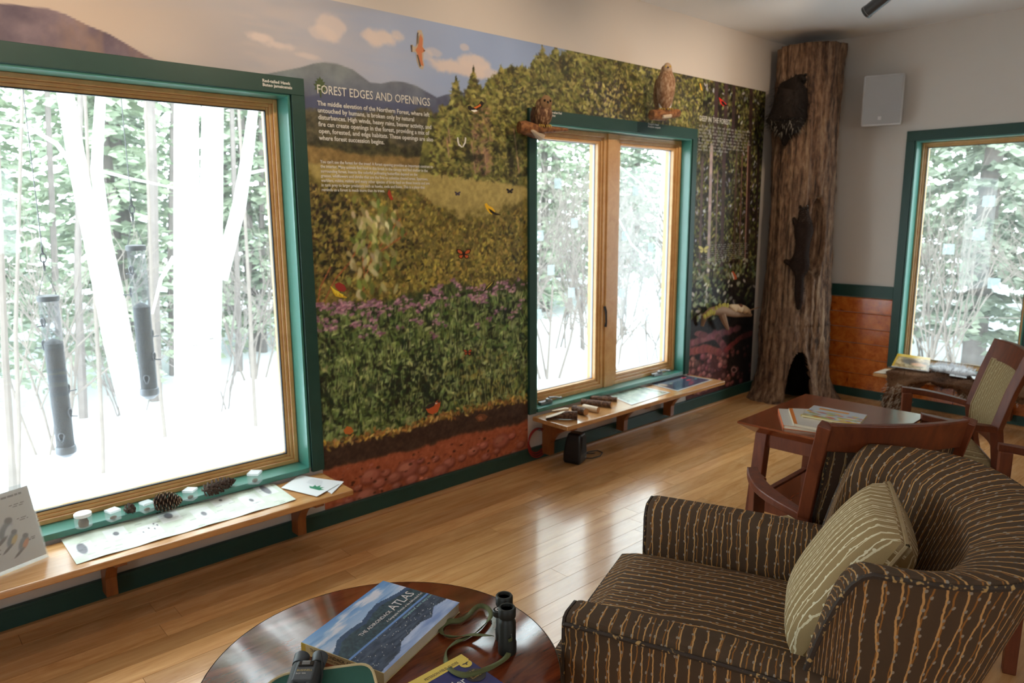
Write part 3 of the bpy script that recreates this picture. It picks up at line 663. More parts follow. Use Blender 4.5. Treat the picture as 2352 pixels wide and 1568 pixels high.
# flying hawk with barred wings
decal('printed_hawk', [([(958, 70), (967, 69), (972, 85), (971, 108), (976, 117), (972, 122), (971, 138), (974, 150), (970, 160), (962, 156), (956, 140), (955, 122), (949, 119), (944, 120), (942, 103), (947, 103), (950, 108), (955, 106), (956, 88)], (168, 152, 132)),
                       ([(965, 78), (970, 90), (969, 108), (976, 117), (968, 122), (969, 140), (972, 152), (966, 150), (960, 136), (957, 122), (953, 115), (958, 108), (961, 92)], (178, 104, 64)),
                       ([(942, 104), (946, 103), (946, 119), (944, 120)], (72, 58, 46)), ([(957, 76), (960, 74), (958, 100), (956, 104)], (70, 58, 48)), ([(956, 126), (959, 126), (966, 152), (963, 154)], (70, 58, 48)), ([(960, 84), (962, 80), (961, 98), (959, 104)], (120, 100, 80)), ([(971, 114), (976, 117), (972, 119)], (90, 50, 30))])
up = [(0, 1), (-2, -4), (-7, -9), (-15, -10), (-16, -6), (-12, 0), (-4, 3)]; lo_ = [(0, 1), (-5, 3), (-12, 3), (-11, 9), (-6, 12), (-2, 9)]
def butterfly(name, cx, cy, s, edge, fill, body=(30, 24, 20), rot=0.0):
    R = lambda pts: [(cx+(x*math.cos(rot)-y*math.sin(rot))*s, cy+(x*math.sin(rot)+y*math.cos(rot))*s) for x, y in pts]
    sh_ = lambda pts, k: [(sum(p[0] for p in pts)/len(pts)+(x-sum(p[0] for p in pts)/len(pts))*k, sum(p[1] for p in pts)/len(pts)+(y-sum(p[1] for p in pts)/len(pts))*k) for x, y in pts]
    q = []
    for w in (up, lo_, mir(up), mir(lo_)): q += [(R(w), edge), (R(sh_(w, .68)), fill)]
    q.append((R([(-.8, -6), (.8, -6), (1, 8), (-1, 8)]), body))
    return decal(name, q)
butterfly('printed_butterfly', 1064, 582, 1.05, (44, 26, 20), (186, 86, 36))
butterfly('printed_butterfly', 1170, 438, 0.5, (30, 26, 34), (50, 44, 52))
butterfly('printed_butterfly', 1050, 444, 0.42, (40, 38, 60), (90, 80, 90))
butterfly('printed_butterfly', 1073, 808, 0.62, (70, 36, 26), (176, 84, 48))
butterfly('printed_butterfly', 1615, 572, 0.75, (186, 178, 110), (200, 192, 126), (120, 110, 70))
decal('printed_swallowtail', [([(757, 656), (764, 662), (776, 672), (796, 682), (796, 684), (780, 683), (770, 680), (764, 672)], (196, 158, 40)), ([(758, 656), (770, 676), (772, 668)], (232, 196, 60)), ([(766, 664), (776, 680), (779, 670)], (232, 196, 60)), ([(774, 670), (786, 682), (788, 676)], (232, 196, 60))])
decal('printed_flower', [([(768, 652), (778, 648), (790, 654), (795, 664), (790, 670), (778, 668), (770, 660)], (142, 50, 44))])
decal('printed_swallowtail', [([(1136, 642), (1133, 652), (1124, 662), (1108, 671), (1112, 664), (1122, 652)], (34, 30, 22)), ([(1133, 645), (1126, 655), (1114, 666), (1120, 657)], (190, 170, 70)), ([(1132, 650), (1124, 660), (1116, 666), (1126, 658)], (150, 130, 50))])
decal('printed_finch', [([(1112, 468), (1117, 466), (1121, 472), (1130, 476), (1137, 486), (1130, 489), (1128, 493), (1120, 486), (1114, 476)], (226, 174, 36)), ([(1120, 478), (1128, 482), (1136, 488), (1147, 492), (1150, 494), (1138, 494), (1126, 488)], (44, 36, 26)), ([(1116, 482), (1122, 486), (1130, 494), (1124, 490)], (232, 190, 70))])
decal('printed_robin', [([(976, 936), (984, 928), (1000, 922), (1006, 917), (1011, 921), (1010, 932), (1004, 946), (992, 951), (982, 947)], (188, 88, 46)), ([(972, 938), (984, 928), (1000, 922), (996, 932), (984, 938)], (58, 48, 44)), ([(1002, 922), (1006, 917), (1011, 921), (1008, 925)], (66, 54, 50)), ([(998, 924), (1004, 925), (1000, 928)], (226, 214, 196))])
decal('printed_bird', [([(1073, 244), (1080, 242), (1084, 248), (1098, 240), (1104, 231), (1111, 237), (1106, 246), (1094, 254), (1080, 255), (1074, 250)], (34, 28, 26)), ([(1086, 247), (1098, 242), (1102, 238), (1104, 243), (1092, 250)], (198, 104, 40)), ([(1080, 253), (1092, 252), (1096, 255), (1088, 258)], (226, 214, 200))])
decal('printed_bird', [([(1049, 315), (1052, 316), (1054, 330), (1062, 338), (1060, 339), (1052, 334), (1049, 324)], (210, 206, 196)), ([(1067, 315), (1070, 317), (1069, 328), (1063, 338), (1061, 336), (1066, 326)], (210, 206, 196))])
decal('printed_bird', [([(1650, 223), (1656, 228), (1667, 238), (1668, 241), (1660, 244), (1654, 238)], (206, 40, 30)), ([(1655, 232), (1660, 233), (1666, 240), (1674, 243), (1664, 243), (1658, 240)], (34, 24, 24))])
decal('printed_bird', [([(1606, 192), (1608, 191), (1611, 202), (1613, 209), (1609, 206)], (222, 166, 50))])
decal('printed_bird', [([(1679, 624), (1683, 622), (1690, 632), (1692, 640), (1686, 643), (1682, 636)], (196, 96, 60)), ([(1678, 626), (1681, 625), (1686, 638), (1684, 643)], (214, 206, 196))])
decal('printed_snail', [([(1685+7*math.cos(k*.5), 849+7*math.sin(k*.5)) for k in range(12)], (150, 120, 118)), ([(1685+4.5*math.cos(k*.5), 849+4.5*math.sin(k*.5)) for k in range(12)], (58, 36, 38))])
decal('printed_frog', [([(1090, 958), (1100, 950), (1112, 950), (1120, 956), (1112, 966), (1098, 968)], (112, 70, 46)), ([(1096, 958), (1104, 955), (1108, 962), (1100, 965)], (150, 96, 66))])
decal('printed_chipmunk', [([(788, 988), (796, 978), (806, 980), (812, 990), (804, 997), (792, 996)], (186, 104, 48))])
decal('printed_cardinal', [([(889, 444), (893, 434), (896, 440), (899, 450), (903, 458), (897, 460), (892, 452)], (150, 56, 34))])
# headings and captions
plain('print_white', (0.72, 0.70, 0.64), 0.6, var=0); plain('print_grey', (0.34, 0.33, 0.30), 0.6, var=0)
leaf = [(0, 1), (.18, .72), (.42, .8), (.36, .5), (.7, .52), (.5, .25), (.95, .2), (.6, -.05), (.85, -.32), (.45, -.3), (.5, -.62), (.15, -.5), (.06, -1.05), (-.06, -1.05), (-.15, -.5), (-.5, -.62), (-.45, -.3), (-.85, -.32), (-.6, -.05), (-.95, .2), (-.5, .25), (-.7, .52), (-.36, .5), (-.42, .8), (-.18, .72)]
MB().prism([(1.56+.034*x, 1.985+.042*z) for x, z in leaf], -0.0036, -0.0030, 'y').build('leaf_emblem', plain('leaf_green', lin((66, 84, 46)), .6), mural)
T_ = lambda nm, b, s, x, z, wd, ln=1.0, mt='print_white', off=0.0: text_obj(nm, b, s, mt, mural, frame_m((x, -0.0045, z), (1, 0, 0), (0, 0, 1)), extrude=0.0002, line=ln, width=wd, offset=off)
T_('heading', 'FOREST EDGES AND OPENINGS', 0.052, 1.541, 1.957, 0.588)
T_('paragraph', 'The middle elevation of the Northern Forest, where left\nuntouched by humans, is broken only by natural\ndisturbances. High winds, heavy rains, beaver activity, and\nfire can create openings in the forest, providing a mix of\nopen, forested, and edge habitats. These openings are also\nwhere forest succession begins.', 0.0275, 1.541, 1.908, 0.605, 1.04, off=0.0004)
T_('caption', "You can't see the forest for the trees! A forest opening provides an important contrast to\nthe interior. Many animals find food in this break in the canopy and find shelter in the\nsurrounding forest. Insects like colorful pollinating butterflies depend on the\ngrasses, wildflowers and shrubs that are the first to colonize cleared areas. Sparrows,\nwarblers, robins, rabbits and many other species of birds feed on these insects and are\nin turn prey to larger predators such as hawks, owls and foxes. This is a place that\nreminds us a forest is much more than its trees.", 0.0185, 1.541, 1.668, 0.60, 1.07, off=0.0003)
T_('heading', 'DEEP IN THE FOREST', 0.05, 4.40, 2.066, 0.39)
def caption_bars(name, x, z, wd, rows, pitch, h, seed):
    """lettering too small to read: word-length strokes"""
    m = MB(); r = random.Random(seed)
    for k in range(rows):
        xx = x; end = x+wd*(r.uniform(.9, 1) if k < rows-1 else .55)
        while xx < end:
            L = r.uniform(.018, .06); n = max(2, int(L/.009))
            for j in range(n):
                hh = h*(1.0 if r.random() < .75 else 1.5); xa = xx+j*.009
                m.b2((xa, -0.0042, z-k*pitch), (xa+.0055, -0.0040, z-k*pitch+hh))
            xx += L+.012
    return m.build(name, 'print_grey', mural)
caption_bars('paragraph', 4.40, 2.026, .70, 8, .0225, .011, 4)
caption_bars('caption', 4.54, 1.208, .57, 9, .0155, .006, 5)
# ------------------------------------------------------------------ outdoors: snow, trees, brush, feeders
def snow_mat():
    s = N('snow'); v = s.coord('Object'); f = s.noise(v, 0.7, 5)
    s.base(s.ramp(f, [(0.35, (0.78, 0.82, 0.88)), (0.65, (0.88, 0.9, 0.93))])); s.pset(Roughness=0.8); s.bump(s.noise(v, 3, 5), 0.5, 0.08); MAT['snow'] = s.mat
def birch_mat():
    s = N('birch_bark'); v = s.coord('Object', (5, 5, 26)); f = s.noise(v, 1.0, 4, 0.6)
    w = s.coord('Object', (2.2, 2.2, 1.4)); g = s.noise(w, 1.0, 5, 0.65)
    s.base(s.mix(s.m('GREATER_THAN', s.m('MULTIPLY', f, g), 0.40), s.ramp(g, [(0.3, (0.78, 0.76, 0.72)), (0.7, (0.86, 0.86, 0.85))]), (0.12, 0.10, 0.09)))
    s.pset(Roughness=0.75); s.bump(f, 0.2, 0.01); MAT['birch_bark'] = s.mat
def needle_mat(name, a, b):
    s = N(name); v = s.coord('Object'); f = s.noise(v, 1.3, 4)
    oi = s.n('ShaderNodeObjectInfo'); c = s.ramp(f, [(0.3, a), (0.7, b)])
    hs = s.n('ShaderNodeHueSaturation'); s.link(c, hs.inputs['Color']); s.link(s.m('ADD', 0.75, s.m('MULTIPLY', oi.outputs['Random'], 0.5)), hs.inputs['Value'])
    s.base(hs.outputs[0]); s.pset(Roughness=0.6); s.b.inputs['Transmission Weight'].default_value = 0.0; MAT[name] = s.mat
snow_mat(); birch_mat()
needle_mat('fir_needles', (0.22, 0.27, 0.20), (0.36, 0.41, 0.30))
needle_mat('hemlock_needles', (0.25, 0.32, 0.22), (0.42, 0.48, 0.33))
plain('grey_bark', (0.2, 0.17, 0.155), 0.9, var=0.35, scale=9)
plain('twig_bark', (0.22, 0.185, 0.16), 0.9, var=0.25, scale=9)

GZ = -1.0
def ground_z(x, y):
    d = max(0.0, max(y-8, (x-10)*0.8))
    return GZ+0.10*math.sin(x*0.55+1.1)*math.sin(y*0.5)+0.09*d-0.05*math.sin(x*1.7+y*1.3)
nx_, ny_ = 70, 62
P = [[(-12+48*i/nx_, -16+50*j/ny_, ground_z(-12+48*i/nx_, -16+50*j/ny_)) for j in range(ny_+1)] for i in range(nx_+1)]
tag(MB().sheet(P).build('ground_snow', 'snow', smooth=True, auto=False), kind='structure')
tag(MB().b2((XB-1.0, TH+0.001, 2.60), (LX+1.0, 1.05, 2.72)).build('roof_eave', 'wall_paint'), kind='structure')
r_ = random.Random(11)
def conifer_meshes(name, H, R, whorls, nb, mat, seed, spray=0.30, bare=0.08):
    r = random.Random(seed); m = MB()
    for w in range(whorls):
        h = bare+(1-bare)*(w+r.random()*.6)/whorls; z = h*H; rad = R*(1-h)**0.75+0.12
        for k in range(nb):
            a = 2*math.pi*(k+r.random()*.8)/nb+w*0.7; L = rad*r.uniform(.7, 1.08); d = Vector((math.cos(a), math.sin(a), 0)); s_ = Vector((-d.y, d.x, 0))
            ns = max(3, int(L/0.13))
            for j in range(ns):
                t = (j+.6)/ns; p = Vector((0, 0, z))+d*(L*t)+Vector((0, 0, -0.28*L*t*t+0.06*L*t))
                for sg in (-1, 1, -1, 1):
                    l = spray*r.uniform(.6, 1.25)*(1.15-.5*t); e = (d*r.uniform(.3, .8)+s_*sg*r.uniform(.6, 1)+Vector((0, 0, r.uniform(-.45, .12)))).normalized()
                    q = e.cross(Vector((0, 0, 1))).normalized()*(l*.13); u = Vector((0, 0, r.uniform(-.05, .05)))
                    m.add([p, p+e*l*.5+q+u, p+e*l, p+e*l*.5-q-u], [(0, 1, 2, 3)])
    fol = m.mesh(name+'_foliage', mat)
    pts = [(0, 0, -0.4), (0.02*H*.1, 0, H*.3), (0, 0.02, H*.65), (0, 0, H)]
    tr = MB().tube(pts, [0.028*H*.5+.03, .022*H*.5+.02, .012*H*.5+.015, .01], 7).mesh(name+'_trunk', 'grey_bark', True)
    return fol, tr
KIND = [conifer_meshes('fir', 8.5, 1.4, 34, 8, 'fir_needles', 1, 0.22), conifer_meshes('hemlock', 7.0, 1.6, 28, 8, 'hemlock_needles', 2, 0.24, 0.05), conifer_meshes('spruce', 10.0, 1.25, 38, 7, 'fir_needles', 3, 0.22, 0.16)]
KN = ('fir_tree', 'hemlock_tree', 'spruce_tree')
KL = ('pale green fir standing in the snow beyond ', 'bushy light green hemlock growing in the snow beyond ', 'tall narrow spruce with bare lower trunk beyond ')
def beyond(x, y):
    return 'the window above the hide-covered ledge' if y < .42*x-1.6 and x > 8.4 else ('the double casement window' if x > .62*(y+2.93)+.3 else 'the large picture window')
def conifer(k, x, y, s, rz):
    o = thing(KN[k], KL[k]+beyond(x, y), 'tree', (x, y, ground_z(x, y)), rz, ('firs beyond ', 'hemlocks beyond ', 'spruces beyond ')[k]+beyond(x, y)); o.scale = (s, s, s)
    for nm, me in zip(('foliage', 'trunk'), KIND[k]):
        c = bpy.data.objects.new(nm, me); COL.objects.link(c); c.parent = o
CON = [(0, 1.3, 7.6, 1), (1, 2.7, 8.6, 1.1), (2, 3.7, 11.5, 1.1), (1, 4.6, 9.2, 1.0), (0, 5.6, 12.2, 1.2), (2, 0.4, 9.5, 1), (0, 6.6, 9.8, .9), (1, 3.9, 14.5, 1.3), (2, 2.0, 15, 1.1), (0, 7.8, 14, 1.2), (1, -1.5, 9.5, 1.1), (0, -3.2, 8.5, 1),
                   (1, 1.9, 11.5, 1.0), (0, 9.3, 8.2, .9), (2, 10.6, 10, 1.1), (1, 12.2, 9.6, 1.1), (0, 13.4, 12, 1.2), (1, 15.2, 10.2, 1.2), (2, 16.5, 13, 1.2), (0, 18.2, 11.5, 1.1), (1, 20.5, 14.5, 1.3), (0, 11.4, 14.5, 1.2), (2, 14.6, 16, 1.2), (1, 17.8, 17, 1.4),
                   (1, 10.2, 1.9, 1.0), (0, 11.3, .2, 1.05), (1, 12.6, 2.6, 1.2), (2, 13.4, 1.0, 1.1), (0, 14.8, -1.0, 1.1), (1, 15.5, 3.0, 1.3), (1, 10.6, -2.2, 1.0), (0, 12.9, -3.4, 1.0), (1, 17.2, 1.2, 1.4), (0, 16.4, 4.8, 1.2), (1, 19.0, 4.0, 1.5), (2, 18.8, -1.4, 1.3), (1, 13.6, 4.6, 1.1)]
def relax(pts, rad, ok, n=260):
    """spread the plants so that their crowns stand clear of each other"""
    for _ in range(n):
        for i in range(len(pts)):
            for j in range(i):
                dx, dy = pts[i][0]-pts[j][0], pts[i][1]-pts[j][1]; need = rad[i]+rad[j]; a = max(abs(dx), abs(dy))
                if a < need:
                    k = (need-a)*.26*(1 if (dx if abs(dx) >= abs(dy) else dy) >= 0 else -1); ax = 0 if abs(dx) >= abs(dy) else 1
                    pts[i][ax] += k; pts[j][ax] -= k
        for p in pts: ok(p)
    return pts
def keep_out(p):
    if p[1] > 3.4 and p[0] < 9.2 or p[1] > 6.0: p[1] = max(p[1], 7.2)
    else: p[0] = max(p[0], 9.6)
CP = relax([[c[1], c[2]] for c in CON], [(1.45, 1.6, 1.3)[c[0]]*c[3]*.66 for c in CON], keep_out)
for (k, x, y, s), p in zip(CON, CP): conifer(k, p[0], p[1], s, r_.uniform(0, 6.3))
def trunk(name, label, px, Y, r, mat='birch_bark', group=None, cat='tree', limbs=(), n=10):
    pts = [on(p, 'y', Y) for p in px]
    if pts[-1].z > GZ-0.2:
        d = pts[-1]-pts[-2]; d = d/max(1e-6, abs(d.z)); pts.append(pts[-1]+d*(pts[-1].z-GZ+0.25))
    top = pts[0]+(pts[0]-pts[1]).normalized()*2.2; pts = [top]+pts
    rr = [r*(.62+.5*i/(len(pts)-1)) for i in range(len(pts))]; b = pts[-1].copy()
    t = thing(name, label, cat, b, 0, group)
    MB().tube([p-b for p in pts], rr, n).build('trunk', mat, t, smooth=True)
    for lp, lr in limbs:
        q = [on(p, 'y', Y+.02*k) for k, p in enumerate(lp)]
        MB().tube([p-b for p in q], [lr*(1-.6*i/(len(q)-1)) for i in range(len(q))], 7).build('limb', mat, t, smooth=True)
    return t
trunk('birch_tree', 'leaning white birch trunk between the two bird feeders', [(118, 120), (150, 215), (182, 400), (222, 590), (262, 790), (285, 880)], 3.6, .075, limbs=[([(182, 400), (130, 330), (60, 290), (0, 280)], .02)])
trunk('birch_tree', 'slim crooked white birch beside the leaning birch', [(236, 150), (226, 300), (222, 390), (240, 540), (272, 690), (300, 840)], 4.3, .055, limbs=[([(222, 390), (300, 410), (370, 425), (430, 440)], .014)])
trunk('birch_tree', 'thick white birch trunk filling the middle of the picture window', [(428, 100), (428, 300), (430, 600), (434, 900), (436, 1100)], 2.7, .105, limbs=[([(400, 590), (370, 640), (350, 720)], .018)])
trunk('birch_tree', 'second thick white birch close against the thickest one', [(492, 100), (488, 300), (484, 600), (476, 900), (470, 1100)], 2.9, .10, limbs=[([(505, 640), (550, 470), (572, 330), (588, 200), (600, 80)], .062), ([(560, 400), (610, 390), (660, 370)], .014)])
SAP = 'thin grey sapling stem rising from the snow beyond the picture window'
for px, Y, rr in (([(212, 560), (222, 760), (236, 1000), (238, 1140)], 4.5, .022), ([(5, 640), (12, 820), (24, 1010), (30, 1140)], 3.4, .03), ([(40, 620), (36, 760), (44, 980), (42, 1120)], 4.0, .02), ([(345, 560), (352, 760), (375, 960), (385, 1060)], 5.2, .022),
                  ([(566, 560), (574, 700), (582, 880), (586, 950)], 5.0, .024), ([(642, 600), (646, 760), (650, 900), (652, 980)], 4.2, .03), ([(180, 500), (178, 640), (185, 800)], 7.0, .05), ([(345, 220), (350, 400), (352, 620), (356, 820)], 7.5, .08), ([(120, 480), (128, 660), (140, 820)], 8.0, .05), ([(395, 420), (392, 620), (398, 830)], 8.5, .06), ([(540, 500), (545, 660), (550, 830)], 8.0, .05), ([(600, 430), (602, 620), (606, 820)], 9, .06)):
    trunk('sapling', SAP, px, Y, rr, 'grey_bark' if rr > .04 else 'twig_bark', 'sapling stems in the snow', 'sapling', n=6)
trunk('birch_tree', 'slender white birch behind the right-hand sash of the double window'.replace('right-hand sash', 'crank-side casement'), [(1530, 330), (1522, 480), (1510, 640), (1502, 780), (1496, 900)], 5.0, .07, limbs=[([(1522, 500), (1470, 420), (1420, 380)], .02), ([(1512, 620), (1450, 560), (1410, 480)], .02)])
def brush_mesh(seed, H, mat, n0=7, depth=4):
    r = random.Random(seed); m = MB()
    def grow(p, d, L, rad, k):
        q = p+d*L*.5+Vector((r.gauss(0, .04), r.gauss(0, .04), 0))*L; e = p+d*L
        m.tube([p, q, e], [rad, rad*.85, rad*.65], 4, False)
        if k == 0: return
        for j in range(r.choice((2, 3))):
            nd = (d+Vector((r.gauss(0, .42), r.gauss(0, .42), r.gauss(0.15, .3)))).normalized()
            grow(p+d*L*r.uniform(.5, 1), nd, L*r.uniform(.55, .85), rad*.62, k-1)
    for j in range(n0):
        a = r.uniform(0, 6.3); grow(Vector((r.gauss(0, .15), r.gauss(0, .15), -.2)), Vector((math.cos(a)*.25, math.sin(a)*.25, 1)).normalized(), H*.42, .012*H*.5, depth)
    return m.mesh('branches', mat, True)
BR = [brush_mesh(21, 2.6, 'twig_bark'), brush_mesh(22, 3.4, 'twig_bark', 5), brush_mesh(23, 2.2, 'grey_bark', 6)]
SHR = [(7.2, 3.6, 1.1), (8.4, 4.6, 1.2), (9.6, 4.2, 1.1), (10.4, 6.0, 1.2), (8.0, 6.4, 1.3), (11.6, 5.2, 1.1), (6.4, 4.4, 1.0), (12.5, 7.0, 1.3), (3.2, 6.2, 1.0), (5.2, 6.4, 1.0), (1.2, 5.6, .9), (9.0, 1.2, 1.0), (9.8, .2, 1.1), (10.4, -.8, 1.0), (8.6, 2.2, 1.0), (11.2, 1.0, 1.2), (4.2, 7.4, .9), (2.3, 6.8, .8), (9.4, 5.5, 1.3), (10.9, 4.5, 1.2)]
def brush_room(p):
    p[1] = max(p[1], 3.0 if p[0] < 7.6 else -4); p[0] = max(p[0], .5 if p[1] > 3.2 else 8.2)
SPT = relax([[c[0], c[1]] for c in SHR], [.62*c[2] for c in SHR], brush_room)
for i, ((x, y, s), (x, y)) in enumerate(zip(SHR, SPT)):
    o = thing('bare_shrub', 'leafless shrub of thin pale twigs in the snow beyond '+beyond(x, y), 'shrub', (x, y, ground_z(x, y)), r_.uniform(0, 6.3), 'bare shrubs beyond '+beyond(x, y)); o.scale = (s, s, s)
    c = bpy.data.objects.new('branches', BR[i % 3]); COL.objects.link(c); c.parent = o

# bird feeders hanging under the eave
def clear_mat(name, tint=(0.92, 0.94, 0.96), opac=0.3, rough=0.08):
    s = N(name); s.base(tint); s.pset(Roughness=rough); tr = s.n('ShaderNodeBsdfTransparent'); tr.inputs[0].default_value = (*tint, 1)
    mx = s.n('ShaderNodeMixShader'); mx.inputs[0].default_value = opac; s.link(tr.outputs[0], mx.inputs[1]); s.link(s.b.outputs[0], mx.inputs[2]); s.link(mx.outputs[0], s.out.inputs[0]); MAT[name] = s.mat
clear_mat('clear_plastic', (0.9, 0.91, 0.93), 0.035)
def seed_mat():
    s = N('seed'); v = s.coord('Object'); f = s.noise(v, 160, 2); s.base(s.ramp(f, [(0.4, (0.0015, 0.0015, 0.002)), (0.72, (0.014, 0.013, 0.014))])); s.pset(Roughness=0.5); s.bump(f, 0.8, 0.004); MAT['seed'] = s.mat
seed_mat()
plain('galvanised', (0.12, 0.125, 0.14), 0.4, 0.6); plain('cap_grey', (0.05, 0.055, 0.065), 0.4)
def feeder(label, x, y, ztop, L, fill, R=0.040, seed=1):
    t = thing('bird_feeder', label, 'bird feeder', (x, y, ztop-L)); r = random.Random(seed)
    MB().lathe([(R, 0.02), (R, L-0.02)], 28, cap=False).lathe([(R-.002, 0.02), (R-.002, L-0.02)], 28, cap=False).build('tube', 'clear_plastic', t, smooth=True)
    MB().lathe([(R*.2, -0.022), (R*.5, -0.02), (R*1.06, 0.0), (R*1.1, 0.012), (R*1.04, 0.03), (R*.9, 0.034)], 24).build('base', 'galvanised', t, smooth=True)
    MB().lathe([(R*1.06, L-0.026), (R*1.1, L-.02), (R*1.1, L-0.004), (R*.9, L), (0.004, L+.002)], 24).build('cap', 'cap_grey', t, smooth=True)
    MB().lathe([(R-.0035, 0.034), (R-.0035, fill), (R*.6, fill+.012), (0.003, fill+.022)], 24).build('seed_fill', 'seed', t, smooth=True)
    for k in range(6):
        z = 0.09+(L-.2)*k/5; a = -2.0+k*1.15
        d = Vector((math.cos(a), math.sin(a), 0)); c = d*(R+.001)+Vector((0, 0, z)); s_ = Vector((-d.y, d.x, 0))
        ring = [c+s_*(.011*math.cos(q))+Vector((0, 0, .013*math.sin(q)-.016*max(0.0, -math.sin(q))**4)) for q in [2*math.pi*j/16 for j in range(17)]]
        p = MB().tube(ring, .0035, 6, False).build('port', 'galvanised', t, smooth=True)
        MB().add([c+d*.0006+s_*(.009*math.cos(q))+Vector((0, 0, .010*math.sin(q))) for q in [2*math.pi*j/14 for j in range(14)]], [tuple(range(14))]).build('port_hole', 'dark_metal', p)
        MB().tube([c+Vector((0, 0, -.02)), c+d*.035+Vector((0, 0, -.02))], .003, 6).build('perch', 'galvanised', p)
    MB().tube([(-R*.9, 0, L-.01), (-R*.5, 0, L+.05), (0, 0, L+.11), (R*.5, 0, L+.05), (R*.9, 0, L-.01)], .0016, 6).build('bail', 'galvanised', t, smooth=True)
    z = L+.11; m = MB()
    for k in range(3):
        ring = [((.011*math.cos(q) if k % 2 else 0), (0 if k % 2 else .011*math.cos(q)), z+.02+k*.034+.021*math.sin(q)) for q in [2*math.pi*j/12 for j in range(13)]]
        m.tube(ring, .0028, 5, False)
    m.build('chain', 'dark_metal', t, smooth=True)
    MB().tube([(0, 0, z+.1), (0, 0, 2.60-(ztop-L))], .0022, 5).build('hanger_wire', 'galvanised', t)
feeder('clear tube bird feeder full of dark seed, hanging the lower of the pair', 0.612, 0.8, 1.105, 0.726, 0.51, seed=1)
feeder('clear tube bird feeder hanging higher, in front of the birches', 0.988, 0.8, 1.313, 0.725, 0.43, seed=2)
feeder('small tube bird feeder seen through the double window', 4.60, 1.02, 1.46, 0.40, 0.2, R=.036, seed=3)
# ------------------------------------------------------------------ upholstery with climbing stems
def vine_mat(name, ground, c1, c2, bud, pitch=0.024, wig=0.010):
    """wavy twig stripes running along v of the UV map (metres)"""
    s = N(name); tc = s.n('ShaderNodeTexCoord'); sp = s.n('ShaderNodeSeparateXYZ'); s.link(tc.outputs['UV'], sp.inputs[0]); u, v = sp.outputs[0], sp.outputs[1]
    def cmb(a, b, c=0.0):
        n = s.n('ShaderNodeCombineXYZ'); s.set(n.inputs[0], a); s.set(n.inputs[1], b); s.set(n.inputs[2], c); return n.outputs[0]
    def stripes(p, off, width, seed):
        w1 = s.m('SUBTRACT', s.noise(cmb(s.m('MULTIPLY', u, 5), s.m('MULTIPLY', v, 6.5), seed), 1.0, 2), 0.5)
        w2 = s.m('SUBTRACT', s.noise(cmb(s.m('MULTIPLY', u, 9), s.m('MULTIPLY', v, 60), seed+7), 1.0, 2), 0.5)
        uu = s.m('ADD', u, s.m('ADD', s.m('MULTIPLY', w1, wig*2.6), s.m('MULTIPLY', w2, wig*0.35)))
        t = s.m('ADD', s.m('DIVIDE', uu, p), off); cell = s.m('FLOOR', t); f = s.m('ABSOLUTE', s.m('SUBTRACT', s.m('FRACT', t), 0.5))
        line = s.m('LESS_THAN', f, width/p)
        # buds beside the stem
        vb = s.m('ADD', s.m('DIVIDE', v, 0.042), s.m('MULTIPLY', cell, 0.37)); fv = s.m('SUBTRACT', s.m('FRACT', vb), 0.5)
        side = s.m('SUBTRACT', s.m('FRACT', t), 0.5+width/p*1.6)
        d = s.m('ADD', s.m('POWER', s.m('MULTIPLY', side, p), 2.0), s.m('POWER', s.m('MULTIPLY', fv, 0.042*0.55), 2.0))
        return line, s.m('LESS_THAN', d, 0.0021**2)
    l1, b1 = stripes(pitch, 0.0, 0.00145, 1.0); l2, b2 = stripes(pitch*1.13, 0.4, 0.00125, 5.0)
    weave = s.noise(cmb(s.m('MULTIPLY', u, 900), s.m('MULTIPLY', v, 900)), 1.0, 2)
    c = s.mix(weave, [x*.8 for x in ground], [x*1.2 for x in ground])
    c = s.mix(l2, c, c2); c = s.mix(l1, c, c1); c = s.mix(s.m('MAXIMUM', b1, b2), c, bud)
    s.base(c); s.pset(Roughness=0.8); s.b.inputs['Specular IOR Level'].default_value = .2; s.bump(weave, 0.25, 0.001); MAT[name] = s.mat
vine_mat('brown_vine_fabric', lin((82, 63, 47)), lin((196, 148, 92)), lin((150, 100, 48)), lin((150, 138, 124)), .025, .013)
vine_mat('beige_vine_fabric', lin((158, 132, 92)), lin((232, 220, 188)), lin((220, 204, 168)), lin((224, 212, 180)), 0.026, .014)
vine_mat('dim_vine_fabric', lin((70, 52, 40)), lin((160, 130, 88)), lin((126, 96, 62)), lin((120, 106, 90)), 0.026)
vine_mat('tan_vine_fabric', lin((150, 128, 92)), lin((196, 178, 138)), lin((120, 100, 70)), lin((180, 164, 128)), 0.02)
def piping_mat(name, a, b):
    s = N(name); f = s.noise(s.coord('Object'), 95, 1); s.base(s.ramp(f, [(.60, a), (.66, b)])); s.pset(Roughness=.7); MAT[name] = s.mat
piping_mat('piping', lin((54, 40, 30)), lin((176, 140, 86)))
plain('beige_piping', lin((160, 136, 98)), 0.7, var=0.2, scale=60)
wood('cherry', lin((86, 36, 16)), lin((118, 56, 26)), (8, 8, 1.2), 0.45, coat=0.0, freq=4)
wood('mahogany_top', lin((92, 38, 20)), lin((136, 62, 32)), (2.2, 13, 13), 0.13, coat=0.15, dark=lin((60, 24, 13)), freq=2.4, bump=0)
wood('cherry_top', lin((104, 46, 22)), lin((134, 66, 34)), (1.6, 12, 12), 0.20, coat=0.5, freq=2.4)
plain('dark_edge', (0.018, 0.012, 0.012), 0.35)

def lerp(a, b, t): return a+(b-a)*t
